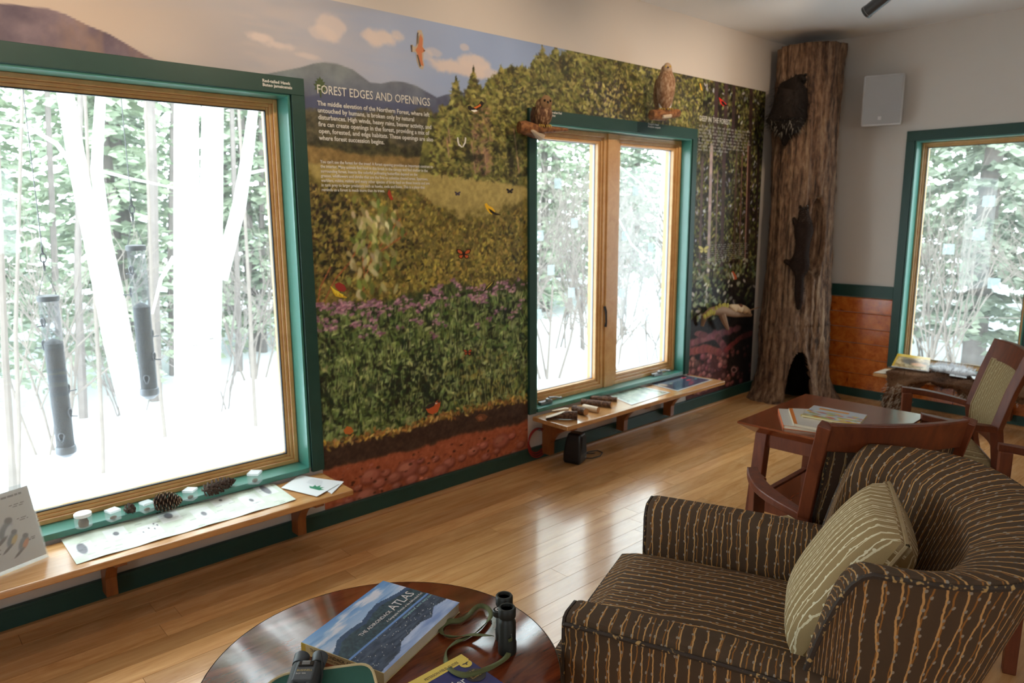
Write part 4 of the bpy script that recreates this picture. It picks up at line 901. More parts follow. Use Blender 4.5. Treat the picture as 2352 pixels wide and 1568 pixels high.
# ------------------------------------------------------------------ lounge chair
ACL = (1.562, -2.144, 0)
AC = thing('lounge_chair', 'brown barrel-back upholstered armchair with gold twig pattern', 'armchair', ACL, 0.385)
ARM_H, HW, ATH = 0.58, 0.388, 0.105
def arm_mesh(sg):
    """padded slab: loft of rounded sections from front to back"""
    m = MB(); rows = []; uvs = []; xi, xo = HW-ATH, HW
    prof = [(xi, 0.16), (xi, 0.30), (xi-.004, 0.44), (xi-.002, ARM_H-.035), (xi+.010, ARM_H-.012), (xi+.028, ARM_H), (xo-.022, ARM_H+.002), (xo-.006, ARM_H-.004), (xo, ARM_H-.018), (xo+.003, ARM_H-.10), (xo, 0.30), (xo-.006, 0.16)]
    L = [0.0]
    for p, q in zip(prof[:-1], prof[1:]): L.append(L[-1]+math.hypot(q[0]-p[0], q[1]-p[1]))
    ys = [0.388, 0.384, 0.374, 0.34, 0.26, 0.15, 0.05, -0.05, -0.16, -0.26]
    for y in ys:
        k = 1.0 if y < .375 else (.90 if y > .386 else .97); drop = -.012*max(0, (.1-y))/.3
        cx, cz = (xi+xo)/2, .37
        rows.append([(sg*(cx+(x-cx)*k), y, (cz+(z-cz)*lerp(1, k, .35))+(drop if z > .5 else 0)) for x, z in prof]); uvs.append([(y, l) for l in L])
    m.sheet(rows, uvs)
    n0 = len(prof); m.add(rows[0], [tuple(range(n0))], [(p[0], p[2]) for p in rows[0]])
    return m, rows
for sg in (-1, 1):
    m, rows = arm_mesh(sg); a = m.build('arm', 'brown_vine_fabric', AC, smooth=True)
    MB().tube([(r[8][0]+sg*.003, r[8][1], r[8][2]) for r in rows], .0055, 6).tube([(p[0], p[1]+.003, p[2]) for p in rows[0]], .005, 6).build('piping', 'piping', a, smooth=True)
# barrel back
NS = 61; sect = []
def back_section(s):
    """s in -1..1 around the back; inner face, rolled top, outer face"""
    a = s*math.pi/2
    sx = math.copysign(abs(math.sin(a))**0.72, s); cy = abs(math.cos(a))**0.8
    px, py = 0.305*sx, -0.10-0.235*cy                       # centre line at seat level
    nrm = Vector((math.sin(a)*.9, -math.cos(a)-.05, 0)).normalized()
    e1 = min(1.0, max(0.0, (1-abs(s))/0.15)); e1 = math.sin(e1*math.pi/2)**.8; e = min(1.0, max(0.0, (1-abs(s))/0.55)); e = e*e*(3-2*e)
    Ht = ARM_H+.240*e1+.008*e; lean = .035*e1+.075*e; th = lerp(0.052, 0.066, e)
    pts = []
    def P(off, z):
        l = lean*max(0, (z-.36))/.46; q = Vector((px, py, 0))+nrm*(off+l); return (q.x, q.y-.25*l*(1-abs(s)), z)
    zi = 0.36
    for k in range(5): pts.append(P(-th-.012*math.sin(k/4*math.pi), lerp(zi, Ht-.055, k/4)))
    for k in range(1, 6):
        t = k/5; pts.append(P(lerp(-th, th*.86, t**1.25), Ht-.055+.055*math.sin(t*math.pi/2)))
    for k in range(6): pts.append(P(th-.035*(k/5)**1.3, lerp(Ht-.010, .15, k/5)))
    return pts
rows = []; uvs = []; ul = 0; prev = None
for i in range(NS):
    s = -1+2*i/(NS-1); s = math.copysign(1-(1-abs(s))**1.6, s); p = back_section(s)
    if prev: ul += (Vector(p[4])-Vector(prev[4])).length*.9+.004
    L = [0.0]
    for q, w in zip(p[:-1], p[1:]): L.append(L[-1]+(Vector(w)-Vector(q)).length)
    rows.append(p); uvs.append([(ul, l) for l in L]); prev = p
bk = MB().sheet(rows, uvs).build('back', 'brown_vine_fabric', AC, smooth=True)
MB().tube([Vector(r[10])+Vector((0, 0, .001)) for r in rows], .006, 6).build('piping', 'piping', bk, smooth=True)
# seat cushion with a crown, and the rail under it
def cushion(x0, x1, y0, y1, zb, zt, crown, n=12, r=.03):
    top = []; uv = []
    for i in range(n+1):
        row = []; ru = []
        for j in range(n+1):
            a, b = i/n, j/n; ea = min(a, 1-a)*(x1-x0); eb = min(b, 1-b)*(y1-y0)
            d = min(1, ea/r)*min(1, eb/r); rr = math.sqrt(max(0, 1-(1-min(1, ea/r))**2))*math.sqrt(max(0, 1-(1-min(1, eb/r))**2))
            z = zt-r*(1-rr)+crown*math.sin(math.pi*a)**.6*math.sin(math.pi*b)**.6
            row.append((lerp(x0, x1, a), lerp(y0, y1, b), z)); ru.append((lerp(x0, x1, a), lerp(y0, y1, b)))
        top.append(row); uv.append(ru)
    m = MB(); m.sheet(top, uv)
    ring = [top[i][0] for i in range(n+1)]+[top[n][j] for j in range(1, n+1)]+[top[i][n] for i in range(n-1, -1, -1)]+[top[0][j] for j in range(n-1, 0, -1)]
    low = [(p[0], p[1], zb) for p in ring]; k = len(ring); ll = [0.0]
    uvs = [((p[0]+.4 if abs(p[1]-y1) < 1e-6 or abs(p[1]-y0) < 1e-6 else p[1]), p[2]) for p in ring+low]
    m.add(ring+low, [(i, (i+1) % k, k+(i+1) % k, k+i) for i in range(k)]+[tuple(range(2*k-1, k-1, -1))], uvs)
    return m
cu = cushion(-.288, .288, -.27, .46, .275, .435, .03).build('seat_cushion', 'brown_vine_fabric', AC, smooth=True)
MB().tube([(-.288, .459, .40), (0, .462, .40), (.288, .459, .40)], .005, 6).tube([(-.288, .459, .285), (0, .462, .285), (.288, .459, .285)], .005, 6).build('piping', 'piping', cu, smooth=True)
mr = MB()
mr.add([(-.30, .372, .13), (.30, .372, .13), (.30, .372, .272), (-.30, .372, .272), (-.30, -.30, .13), (.30, -.30, .13), (.30, -.30, .272), (-.30, -.30, .272)], [(0, 1, 2, 3), (4, 7, 6, 5), (0, 3, 7, 4), (1, 5, 6, 2), (3, 2, 6, 7), (0, 4, 5, 1)], [(x, z) for x in (0, .6) for z in (0, .14)]*2)
mr.build('seat_rail', 'brown_vine_fabric', AC)
for x in (-.27, .27):
    for y in (.30, -.24): MB().tube([(x, y, .18), (x*1.03, y*1.04, 0)], [.026, .016], 10).build('leg', 'cherry', AC, smooth=True)
# the scatter cushion leaning in the chair
def pillow(sz, th, n=18):
    m = MB()
    def side(sgn):
        R = []; U = []
        for i in range(n+1):
            r = []; q = []
            for j in range(n+1):
                a, b = -1+2*i/n, -1+2*j/n; pin = 1-.07*(abs(a)*abs(b))**2+0.0; e = max(0, (1-abs(a)**2.6))*max(0, (1-abs(b)**2.6))
                x, y = a*sz/2*(1-.05*(1-abs(b)**2)*abs(a)**3)*pin, b*sz/2*(1-.05*(1-abs(a)**2)*abs(b)**3)*pin
                r.append((x, y, sgn*(.012+th/2*e**.42))); q.append((x, y))
            R.append(r); U.append(q)
        return R, U
    A, ua = side(1); B, ub = side(-1); m.sheet(A, ua); m.sheet(B, ub)
    ring = lambda G: [G[i][0] for i in range(n+1)]+[G[n][j] for j in range(1, n+1)]+[G[i][n] for i in range(n-1, -1, -1)]+[G[0][j] for j in range(n-1, 0, -1)]
    a, b = ring(A), ring(B); k = len(a); m.add(a+b, [(i, (i+1) % k, k+(i+1) % k, k+i) for i in range(k)], [(i*.02, 0) for i in range(k)]+[(i*.02, .024) for i in range(k)])
    return m, a, b
m, ra, rb = pillow(.40, .135)
PIL = thing('throw_pillow', 'beige throw pillow with pale twig pattern leaning in the armchair', 'pillow')
pm = m.build('cover', 'beige_vine_fabric', PIL, smooth=True, auto=False)
MB().tube([((p[0]+q[0])/2*1.012, (p[1]+q[1])/2*1.012, 0) for p, q in zip(ra, rb)]+[((ra[0][0]+rb[0][0])/2*1.012, (ra[0][1]+rb[0][1])/2*1.012, 0)], .0055, 6, False).build('piping', 'beige_piping', PIL, smooth=True)
PIL.matrix_world = Matrix.Translation(ACL) @ Matrix.Rotation(0.385, 4, 'Z') @ Matrix.Translation((.02, -.165, .615)) @ Matrix.Rotation(.06, 4, 'Z') @ Matrix.Rotation(math.radians(-60), 4, 'X') @ Matrix.Rotation(math.radians(0), 4, 'Y') @ Matrix.Rotation(math.radians(0), 4, 'Z')

# ------------------------------------------------------------------ wooden armchairs
def wood_chair(label, loc, rz, back_mat, seat_mat):
    t = thing('wooden_armchair', label, 'chair', loc, rz, 'wooden armchairs with upholstered backs')
    for sg in (-1, 1):
        MB().tube([(sg*.205, -.115, .0), (sg*.205, -.02, .40), (sg*.207, .0, .56), (sg*.208, -.04, .72), (sg*.21, -.088, .868)], [.026]*5, 4, flat=(1, 1)).build('back_post', 'cherry', t, bevel=.003)
        MB().box((sg*.238, .262, .294), (.036, .036, .588), taper=(1.15, 1.15)).build('front_leg', 'cherry', t, bevel=.003)
        # bowed armrest
        P = []
        for k in range(11):
            a = k/10; y = lerp(-.01, .285, a); x = .205+.055*math.sin(a*math.pi*.8)+.012*a; w = lerp(.030, .048, math.sin(a*math.pi*.9)); z = lerp(.556, .600, a**.8)
            P.append([(sg*(x-w/2), y, z+.012), (sg*(x+w/2), y, z+.012), (sg*(x+w/2), y, z-.014), (sg*(x-w/2), y, z-.014), (sg*(x-w/2), y, z+.012)])
        m = MB().sheet(P); m.add(P[0][:4], [(0, 1, 2, 3)]); m.add(P[-1][:4], [(3, 2, 1, 0)]); m.build('armrest', 'cherry', t, bevel=.004)
        MB().box((sg*.215, .12, .365), (.024, .25, .055)).build('seat_rail', 'cherry', t, bevel=.002)
    MB().box((0, .262, .365), (.42, .024, .055)).build('seat_rail', 'cherry', t, bevel=.002)
    MB().box((0, -.012, .365), (.40, .024, .055)).build('seat_rail', 'cherry', t, bevel=.002)
    def rail(z0, z1, th, bow=.032, x=.2):
        R = []
        for k in range(13):
            a = -1+2*k/12; f = lambda z: -.088*max(0, (z-.56))/.31-bow*(1-a*a)
            R.append([(a*x, f(z0)+th/2, z0), (a*x, f(z1)+th/2, z1), (a*x, f(z1)-th/2, z1), (a*x, f(z0)-th/2, z0), (a*x, f(z0)+th/2, z0)])
        m = MB().sheet(R); m.add(R[0][:4], [(0, 1, 2, 3)]); m.add(R[-1][:4], [(3, 2, 1, 0)]); return m
    rail(.785, .872, .026).build('top_rail', 'cherry', t, bevel=.005, smooth=True)
    rail(.455, .50, .022).build('lower_rail', 'cherry', t, bevel=.003, smooth=True)
    for sg, nm in ((1, 'front'), (-1, 'rear')):
        R = []; U = []
        for k in range(13):
            a = -1+2*k/12; r = []; u = []
            for j in range(9):
                z = lerp(.498, .787, j/8); y = -.088*max(0, (z-.56))/.31-.032*(1-a*a)+sg*(.006+.012*(1-a**4)*(1-(2*j/8-1)**4)); r.append((a*.184, y, z)); u.append((a*.184, z))
            R.append(r); U.append(u)
        p = MB().sheet(R, U).build('back_pad', back_mat if sg < 0 else seat_mat, t, smooth=True, auto=False)
        ring = [R[k][0] for k in range(13)]+[R[12][j] for j in range(1, 9)]+[R[k][8] for k in range(11, -1, -1)]+[R[0][j] for j in range(7, -1, -1)]
        MB().tube(ring, .0045, 5, False).build('piping', 'beige_piping' if sg > 0 else 'piping', p, smooth=True)
    c = cushion(-.2, .2, .0, .30, .392, .432, .03, 10, .02).build('seat_pad', seat_mat, t, smooth=True)
    return t
wood_chair('cherry armchair with dark patterned back, drawn up behind the lounge chair', (2.155, -2.148, 0), -0.654, 'dim_vine_fabric', 'beige_vine_fabric')
wood_chair('cherry armchair with tan striped back beside the hide-covered ledge', (3.59, -2.054, 0), 0.490, 'tan_vine_fabric', 'tan_vine_fabric')
wood_chair('cherry armchair of which only one arm and post show past the lounge chair', (2.88, -2.61, 0), 0.37, 'tan_vine_fabric', 'tan_vine_fabric')

# ------------------------------------------------------------------ square side table with shelf
ST = thing('side_table', 'square cherry side table with slanted edges and lower shelf', 'table', (2.975, -1.665, 0), 0.03)
tz = .59; a_, b_ = .325, .262
m = MB(); m.add([(-a_, -b_, tz), (a_, -b_, tz), (a_, b_, tz), (-a_, b_, tz), (-a_, -b_, tz-.008), (a_, -b_, tz-.008), (a_, b_, tz-.008), (-a_, b_, tz-.008), (-a_+.05, -b_+.05, tz-.045), (a_-.05, -b_+.05, tz-.045), (a_-.05, b_-.05, tz-.045), (-a_+.05, b_-.05, tz-.045)],
      [(0, 1, 2, 3), (11, 10, 9, 8)]+[(k, 4+k, 4+(k+1) % 4, (k+1) % 4) for k in range(4)]+[(4+k, 8+k, 8+(k+1) % 4, 4+(k+1) % 4) for k in range(4)]); m.build('top', 'cherry_top', ST)
for sx in (-1, 1):
    for sy in (-1, 1):
        MB().add([(sx*(a_-.055-d+o), sy*(b_-.055-e+q), z) for z, o, q in ((tz-.044, 0, 0), (0, .03, .03)) for d, e in ((0, 0), (.05, 0), (.05, .05), (0, .05))], [(0, 1, 2, 3), (7, 6, 5, 4), (0, 4, 5, 1), (1, 5, 6, 2), (2, 6, 7, 3), (3, 7, 4, 0)]).build('leg', 'cherry', ST, bevel=.003)
for y in (-1, 1): MB().box((0, y*(b_-.078), tz-.075), (2*a_-.2, .02, .06)).build('apron', 'cherry', ST, bevel=.002); MB().box((0, y*(b_-.062), .235), (2*a_-.19, .024, .05)).build('shelf_rail', 'cherry', ST, bevel=.002)
for x in (-1, 1): MB().box((x*(a_-.078), 0, tz-.075), (.02, 2*b_-.2, .06)).build('apron', 'cherry', ST, bevel=.002); MB().box((x*(a_-.062), 0, .235), (.024, 2*b_-.19, .05)).build('shelf_rail', 'cherry', ST, bevel=.002)
MB().box((0, 0, .247), (2*a_-.16, 2*b_-.16, .018)).build('shelf', 'cherry_top', ST, bevel=.002)
for z in (.30, tz-.06): MB().ball((-a_+.045, -b_+.075 if z > .4 else -b_+.06, z), .009, 10, 6).build('bolt', 'grey_metal', ST, smooth=True)

# ------------------------------------------------------------------ round table
RT = thing('round_table', 'round glossy mahogany side table with thin dark edge', 'table', (0.722, -1.725, 0))
MB().lathe([(.02, .472), (.345, .472), (.368, .482), (.3725, .4985), (.3705, .5), (.02, .5)], 96).build('top', 'mahogany_top', RT, smooth=True)
MB().lathe([(.3733, .477), (.3757, .481), (.3757, .4965), (.3731, .4996)], 96, cap=False).build('edge_band', 'dark_edge', RT, smooth=True)
MB().lathe([(.035, .06), (.03, .12), (.026, .30), (.04, .44), (.09, .472)], 24).build('pedestal', 'cherry', RT, smooth=True)
for k in range(3):
    a = k*2.094+.4; c, s_ = math.cos(a), math.sin(a)
    MB().tube([(c*.02, s_*.02, .14), (c*.12, s_*.12, .10), (c*.22, s_*.22, .04), (c*.28, s_*.28, .013)], [.026, .024, .018, .013], 8).build('foot', 'cherry', RT, smooth=True)
# ------------------------------------------------------------------ creatures: skin-modifier bodies
def skin_mesh(name, J, E, mat, sub=2):
    """J: {name: (point, radius or (rx, ry))}; E: pairs; first joint is the root"""
    keys = list(J); me = bpy.data.meshes.new(name); me.from_pydata([tuple(J[k][0]) for k in keys], [(keys.index(a), keys.index(b)) for a, b in E], [])
    o = bpy.data.objects.new(name, me); COL.objects.link(o); o.modifiers.new('skin', 'SKIN'); s = o.modifiers.new('sub', 'SUBSURF'); s.levels = sub; s.render_levels = sub
    for i, k in enumerate(keys):
        r = J[k][1]; me.skin_vertices[0].data[i].radius = r if hasattr(r, '__len__') else (r, r)
    me.skin_vertices[0].data[0].use_root = True
    dg = bpy.context.evaluated_depsgraph_get(); dg.update()
    out = bpy.data.meshes.new_from_object(o.evaluated_get(dg)); bpy.data.objects.remove(o)
    out.name = name; out.materials.clear(); out.materials.append(MAT[mat]); out.polygons.foreach_set('use_smooth', [True]*len(out.polygons))
    return out
def put(name, me, parent=None, loc=None):
    o = bpy.data.objects.new(name, me); COL.objects.link(o); o.parent = parent
    if loc is not None: o.location = loc
    return o
def fur_on(me, n, L, w, dirv, seed, mat, name, parent, zr=None, lift=.5):
    """short tapered hairs growing from a body"""
    r = random.Random(seed); m = MB(); ps = [p for p in me.polygons if zr is None or zr[0] < p.center.z < zr[1]]; dv = Vector(dirv)
    ar = [p.area for p in ps]
    for p in r.choices(ps, ar, k=n):
        c = p.center+Vector((r.gauss(0, 1), r.gauss(0, 1), r.gauss(0, 1)))*math.sqrt(p.area)*.4; d = (p.normal*lift+dv+Vector((r.gauss(0, .25), r.gauss(0, .25), r.gauss(0, .25)))).normalized(); s = d.cross(p.normal)
        if s.length < 1e-4: continue
        s = s.normalized()*w; l = L*r.uniform(.6, 1.3)
        m.add([c-s, c+s, c+d*l], [(0, 1, 2)])
    return tag(m.build(name, mat, parent), kind='stuff')
plain('porcupine_fur', (0.016, 0.011, 0.009), 0.8, var=.5, scale=40, spec=.15); plain('quill_white', (0.32, 0.28, 0.22), .6, var=.3)
plain('marten_fur', (0.024, 0.013, 0.009), 0.8, var=.5, scale=30, spec=.12); plain('marten_face', (0.17, 0.125, 0.09), 0.7, var=.3, scale=40)
plain('black_gloss', (0.008, 0.008, 0.008), 0.12); plain('black_matte', (0.012, 0.012, 0.013), 0.6)

# ------------------------------------------------------------------ bark column in the corner
TC = Vector((5.385, -0.285, 0))
def bark_mat():
    s = N('bark'); a_ = s.noise(s.coord('Object', (1, 1, .07)), 34, 3, .5, .6); b_ = s.noise(s.coord('Object', (1, 1, .34)), 46, 4, .6, .3); f = s.m('ADD', s.m('MULTIPLY', a_, .58), s.m('MULTIPLY', b_, .42)); g = s.noise(s.coord('Object'), 6, 4); h = s.noise(s.coord('Object', (1, 1, .5)), 70, 4)
    c = s.ramp(f, [(.40, lin((40, 26, 19))), (.46, lin((98, 72, 53))), (.55, lin((140, 110, 84))), (.66, lin((172, 146, 118)))])
    s.base(s.mix(g, c, s.mix(.5, c, lin((110, 78, 58))), 'MIX')); s.pset(Roughness=.85); s.bump(s.m('ADD', f, s.m('MULTIPLY', h, .3)), 1.0, .03); MAT['bark'] = s.mat
bark_mat()
cam_ang = math.atan2(CAM.y-TC.y, CAM.x-TC.x)
def tree_r(z): return .222+.02*max(0, (1.4-z))/1.4+.10*math.exp(-z/.14)+.02*math.exp(-((z-.45)/.3)**2)
def column():
    na, nz = 220, 150; A = np.linspace(0, 2*math.pi, na, endpoint=False); Zs = np.concatenate([np.linspace(0, .6, 50), np.linspace(.6, 2.63, nz-50)])
    n1 = fbm((nz, na), (6, 46), 81, 4); n2 = fbm((nz, na), (5, 9), 82, 3); n3 = fbm((nz, na), (60, 80), 83, 2)
    n1[:, -6:] = n1[:, -6:]*np.linspace(1, 0, 6)+n1[:, :6][:, ::-1]*np.linspace(0, 1, 6); n2[:, -20:] = n2[:, -20:]*np.linspace(1, 0, 20)+n2[:, :1]*np.linspace(0, 1, 20)
    V_ = []
    for i, z in enumerate(Zs):
        for j, a in enumerate(A):
            r = tree_r(z)+(n1[i, j]-.5)*.05+(n2[i, j]-.5)*.05+(n3[i, j]-.5)*.012
            if z < .35: r += .03*math.sin(a*5+.6)*(1-z/.35)
            d = math.remainder(a-cam_ang, 2*math.pi)
            # hollow at the foot
            q = abs(d-.22)/(.27*math.sqrt(max(0.0, 1-(z/.40)**2.6))+1e-6) if z < .40 else 9
            push = 0.0
            if q < 1.2: push = .40*min(1, max(0, (1.2-q)/.22))
            elif q < 2.0: r += .018*(2-q)
            # shallow hole behind the marten
            e = math.hypot((d-.56)/.30, (z-1.26)/.30)
            if e < 1.0: r = lerp(r, .155, min(1, (1-e)/.22))
            elif e < 1.35: r += .02*(1.35-e)/.35
            V_.append((min(r*math.cos(a)-push*math.cos(cam_ang+.1), LX-.046-TC.x), min(r*math.sin(a)-push*math.sin(cam_ang+.1), -.046-TC.y), z))   # trimmed flat against the two walls
    F = [(i*na+j, i*na+(j+1) % na, (i+1)*na+(j+1) % na, (i+1)*na+j) for i in range(nz-1) for j in range(na)]+[tuple(range((nz-1)*na, nz*na))]
    m = MB(); m.add(V_, F); return m
TR = thing('display_tree', 'floor-to-ceiling rough bark tree trunk with a hollow at its foot', 'tree trunk', TC)
plain('hollow_shade', (.016, .011, .008), .9, var=.4, scale=20, spec=.1)  # near-black colour that paints deep shade inside the foot hollow
cb_ = column().build('bark', 'bark', TR, smooth=True, auto=False); cb_.data.materials.append(MAT['hollow_shade'])
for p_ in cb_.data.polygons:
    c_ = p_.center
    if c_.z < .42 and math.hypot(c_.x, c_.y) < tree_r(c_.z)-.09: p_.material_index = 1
def on_tree(px, pad=0.0):
    d = (AR*((px[0]-1176)/FPX)+AU*((784-px[1])/FPX)+AF); o = CAM-TC; z = 1.2
    for _ in range(4):
        R = tree_r(z)+pad; a = d.x**2+d.y**2; b = 2*(o.x*d.x+o.y*d.y); c = o.x**2+o.y**2-R*R; D = b*b-4*a*c
        t = (-b-math.sqrt(D))/(2*a) if D > 0 else -b/(2*a)
        p = CAM+d*t; z = max(0, p.z)
    return p
# porcupine climbing the trunk
pc = on_tree((1812, 240), .05); PO = thing('porcupine', 'black-brown mounted porcupine climbing near the top of the bark trunk', 'porcupine', pc)
out = (pc-TC); out.z = 0; out.normalize(); rt = Vector((AR.x, AR.y, 0)).normalized()
J = {}
for k, px, pad, r in (('belly', (1808, 242), .06, (.115, .10)), ('rump', (1808, 278), .06, (.095, .085)), ('back', (1818, 208), .06, (.09, .085)), ('head', (1838, 184), .06, (.058, .055)), ('nose', (1850, 174), .045, (.03, .03)),
                      ('tail', (1804, 312), .035, (.04, .035)), ('tip', (1802, 335), .025, (.018, .018)), ('fl', (1796, 196), .015, (.032, .03)), ('fr', (1850, 214), .015, (.03, .03)), ('hl', (1780, 290), .015, (.034, .03)), ('hr', (1838, 296), .015, (.034, .03))):
    J[k] = (on_tree(px, pad)-pc, r)
me = skin_mesh('body', J, [('belly', 'rump'), ('belly', 'back'), ('back', 'head'), ('head', 'nose'), ('rump', 'tail'), ('tail', 'tip'), ('back', 'fl'), ('back', 'fr'), ('rump', 'hl'), ('rump', 'hr')], 'porcupine_fur')
b = put('body', me, PO); fur_on(me, 2600, .05, .0016, (-.1, 0, -.55), 1, 'porcupine_fur', 'guard_hair', PO); fur_on(me, 260, .05, .0016, (0, 0, -.6), 2, 'quill_white', 'pale_quills', PO, (-.20, -.09))
MB().ball(on_tree((1850, 172), .075)-pc, .012, 8, 6).build('nose', 'black_gloss', PO, smooth=True)
for px in ((1828, 172), (1846, 184)): MB().ball(on_tree(px, .10)-pc, .006, 8, 6).build('eye', 'black_gloss', PO, smooth=True)
# marten in its hole
mc = on_tree((1842, 570), .0); MA = thing('marten', 'dark brown mounted marten climbing out of the hole in the bark trunk', 'marten', mc); J = {}
for k, px, pad, r in (('chest', (1846, 530), .0, (.062, .055)), ('waist', (1842, 572), .0, (.058, .055)), ('rump', (1838, 608), .02, (.064, .055)), ('neck', (1847, 503), .0, (.045, .042)), ('head', (1846, 484), .01, (.042, .04)), ('nose', (1852, 474), .03, (.018, .016)),
                      ('t1', (1836, 640), .035, (.032, .03)), ('t2', (1835, 676), .035, (.036, .03)), ('t3', (1834, 712), .03, (.016, .014)), ('hl', (1818, 606), .02, (.03, .026)), ('hlf', (1800, 598), .015, (.018, .016)), ('hr', (1852, 622), .01, (.026, .024)), ('fl', (1830, 520), .01, (.022, .022)), ('flf', (1822, 498), .012, (.016, .016)), ('fr', (1864, 512), .0, (.022, .02))):
    J[k] = (on_tree(px, pad)-mc, r)
me = skin_mesh('body', J, [('chest', 'waist'), ('waist', 'rump'), ('chest', 'neck'), ('neck', 'head'), ('head', 'nose'), ('rump', 't1'), ('t1', 't2'), ('t2', 't3'), ('rump', 'hl'), ('hl', 'hlf'), ('rump', 'hr'), ('chest', 'fl'), ('fl', 'flf'), ('chest', 'fr')], 'marten_fur')
put('body', me, MA); fur_on(me, 2200, .018, .0012, (0, 0, -.5), 3, 'marten_fur', 'fur', MA, (-1, .20)); fur_on(me, 420, .012, .0012, (0, 0, -.3), 4, 'marten_face', 'face_fur', MA, (.19, .5), 1)
for px in ((1838, 476), (1855, 477)): MB().ball(on_tree(px, .012)-mc, (.012, .012, .016), 8, 6).build('ear', 'marten_fur', MA, smooth=True)
for px in ((1844, 478), (1855, 482)): MB().ball(on_tree(px, .052)-mc, .005, 8, 6).build('eye', 'black_gloss', MA, smooth=True)
MB().ball(on_tree((1854, 472), .052)-mc, .007, 8, 6).build('nose', 'black_gloss', MA, smooth=True)

# ------------------------------------------------------------------ mounted birds of prey on log perches
def mottled(name, a, b, c, sc=(60, 60, 22)):
    s = N(name); v = s.coord('Object', sc); f = s.noise(v, 1.4, 3); s.base(s.ramp(f, [(.36, a), (.5, b), (.66, c)])); s.pset(Roughness=.8); s.bump(f, .5, .004); MAT[name] = s.mat
mottled('owl_feather', lin((62, 38, 24)), lin((106, 70, 44)), lin((176, 142, 104))); mottled('owl_back', lin((56, 36, 24)), lin((84, 56, 38)), lin((116, 84, 60)))
mottled('hawk_breast', lin((122, 86, 60)), lin((146, 112, 84)), lin((180, 152, 126)), (50, 50, 26)); mottled('hawk_wing', lin((100, 74, 56)), lin((124, 94, 72)), lin((154, 124, 98)))
mottled('perch_bark', lin((88, 52, 26)), lin((128, 80, 42)), lin((154, 106, 62)), (30, 30, 30)); plain('perch_wood', lin((196, 176, 150)), .7); plain('owl_face', lin((136, 104, 70)), .8, var=.2); plain('yellow_eye', (.6, .4, .03), .2); plain('white_feather', (.6, .58, .54), .8); plain('hawk_throat', lin((172, 146, 122)), .8, var=.2); plain('talon', (.45, .3, .06), .5)
def raptor(name, label, loc, rz, H, prof, breast, wing, face, eye, fy=1.0, tail=.3):
    t = thing(name, label, 'bird', loc, rz)
    m = MB(); n = 20; V_ = []
    for r, z, yo in prof: V_ += [(r*math.cos(2*math.pi*k/n), yo+r*fy*math.sin(2*math.pi*k/n), z*H) for k in range(n)]
    F = [(i*n+k, i*n+(k+1) % n, (i+1)*n+(k+1) % n, (i+1)*n+k) for i in range(len(prof)-1) for k in range(n)]+[tuple(range(n)), tuple(range((len(prof)-1)*n, len(prof)*n))]
    m.add(V_, F).build('body', breast, t, smooth=True, sub=1)
    R = max(p[0] for p in prof)
    for sg in (-1, 1):
        rows = []
        for i in range(9):
            a = i/8; z = lerp(.70, .02-.06, a)*H; w = R*(.55+.6*math.sin(math.pi*min(1, a*.8+.12)))*(1-.5*a**3); row = []
            for j in range(7):
                q = lerp(.15, 1.35, j/6); row.append((sg*(R*1.06*math.sin(q)*(.55+.45*w/R)), R*fy*(.45-1.15*(1-math.cos(q))*.9)*(.6+.4*w/R)-.012-.02*a, z))
            rows.append(row)
        MB().sheet(rows).build('wing', wing, t, smooth=True, auto=False)
    MB().box((0, -R*fy*.8, -.02*H), (R*.9, .012, tail*H), rot=(.12, 0, 0), taper=(.8, 1)).build('tail', wing, t, bevel=.003)
    hz = prof[-3][1]*H; hy = prof[-3][2]; hr = prof[-3][0]
    MB().ball((0, hy+hr*fy*.72, hz), (hr*.78, hr*.38, hr*.85), 14, 8).build('face_disc', face, t, smooth=True)
    for sg in (-1, 1): MB().ball((sg*hr*.38, hy+hr*fy*1.02, hz+hr*.15), hr*.16, 8, 6).build('eye', eye, t, smooth=True)
    MB().tube([(0, hy+hr*fy*.95, hz+hr*.02), (0, hy+hr*fy*1.28, hz-hr*.05), (0, hy+hr*fy*1.3, hz-hr*.25)], [hr*.16, hr*.1, hr*.03], 8).build('beak', 'black_matte', t, smooth=True)
    for sg in (-1, 1):
        MB().tube([(sg*R*.42, .004, .14*H), (sg*R*.42, .008, -.02*H)], [R*.26, R*.13], 8).build('leg', 'white_feather', t, smooth=True)
        mf = MB()
        for q in (-.5, 0, .5): mf.tube([(sg*R*.42, .006, 0), (sg*R*.42+.5*R*q, .006+R*.4, .004), (sg*R*.42+.55*R*q, .006+R*.55, -.008)], [.005, .004, .002], 6)
        mf.build('foot', 'talon', t, smooth=True)
    return t
po = on((1247, 290), 'y', -.13)
raptor('saw_whet_owl', 'small brown mounted owl perched on the tapering branch by the window casing', po+Vector((0, 0, .0)), 2.85, .142,
       [(.006, -.06, 0), (.030, .02, 0), (.044, .2, .002), (.050, .38, .003), (.048, .52, .004), (.041, .62, .005), (.043, .72, .006), (.043, .82, .006), (.034, .93, .004), (.012, 1.0, 0)], 'owl_feather', 'owl_back', 'owl_face', 'black_gloss')
pe = thing('owl_perch', 'tapering brown branch with a sawn burl end under the small owl', 'branch', (0, 0, 0))
q = [on(p, 'y', y) for p, y in (((1192, 292), -.10), (1206 and (1206, 293), -.11), ((1230, 296), -.125), ((1262, 297), -.13), ((1303, 298), -.13))]
MB().tube(q, [.030, .036, .026, .017, .008], 12).build('branch', 'perch_bark', pe, smooth=True)
MB().tube([on((1206, 294), 'y', -.09), on((1228, 304), 'y', -.03), on((1246, 308), 'y', .0)], [.034, .032, .024], 10).build('stub', 'perch_bark', pe, smooth=True)
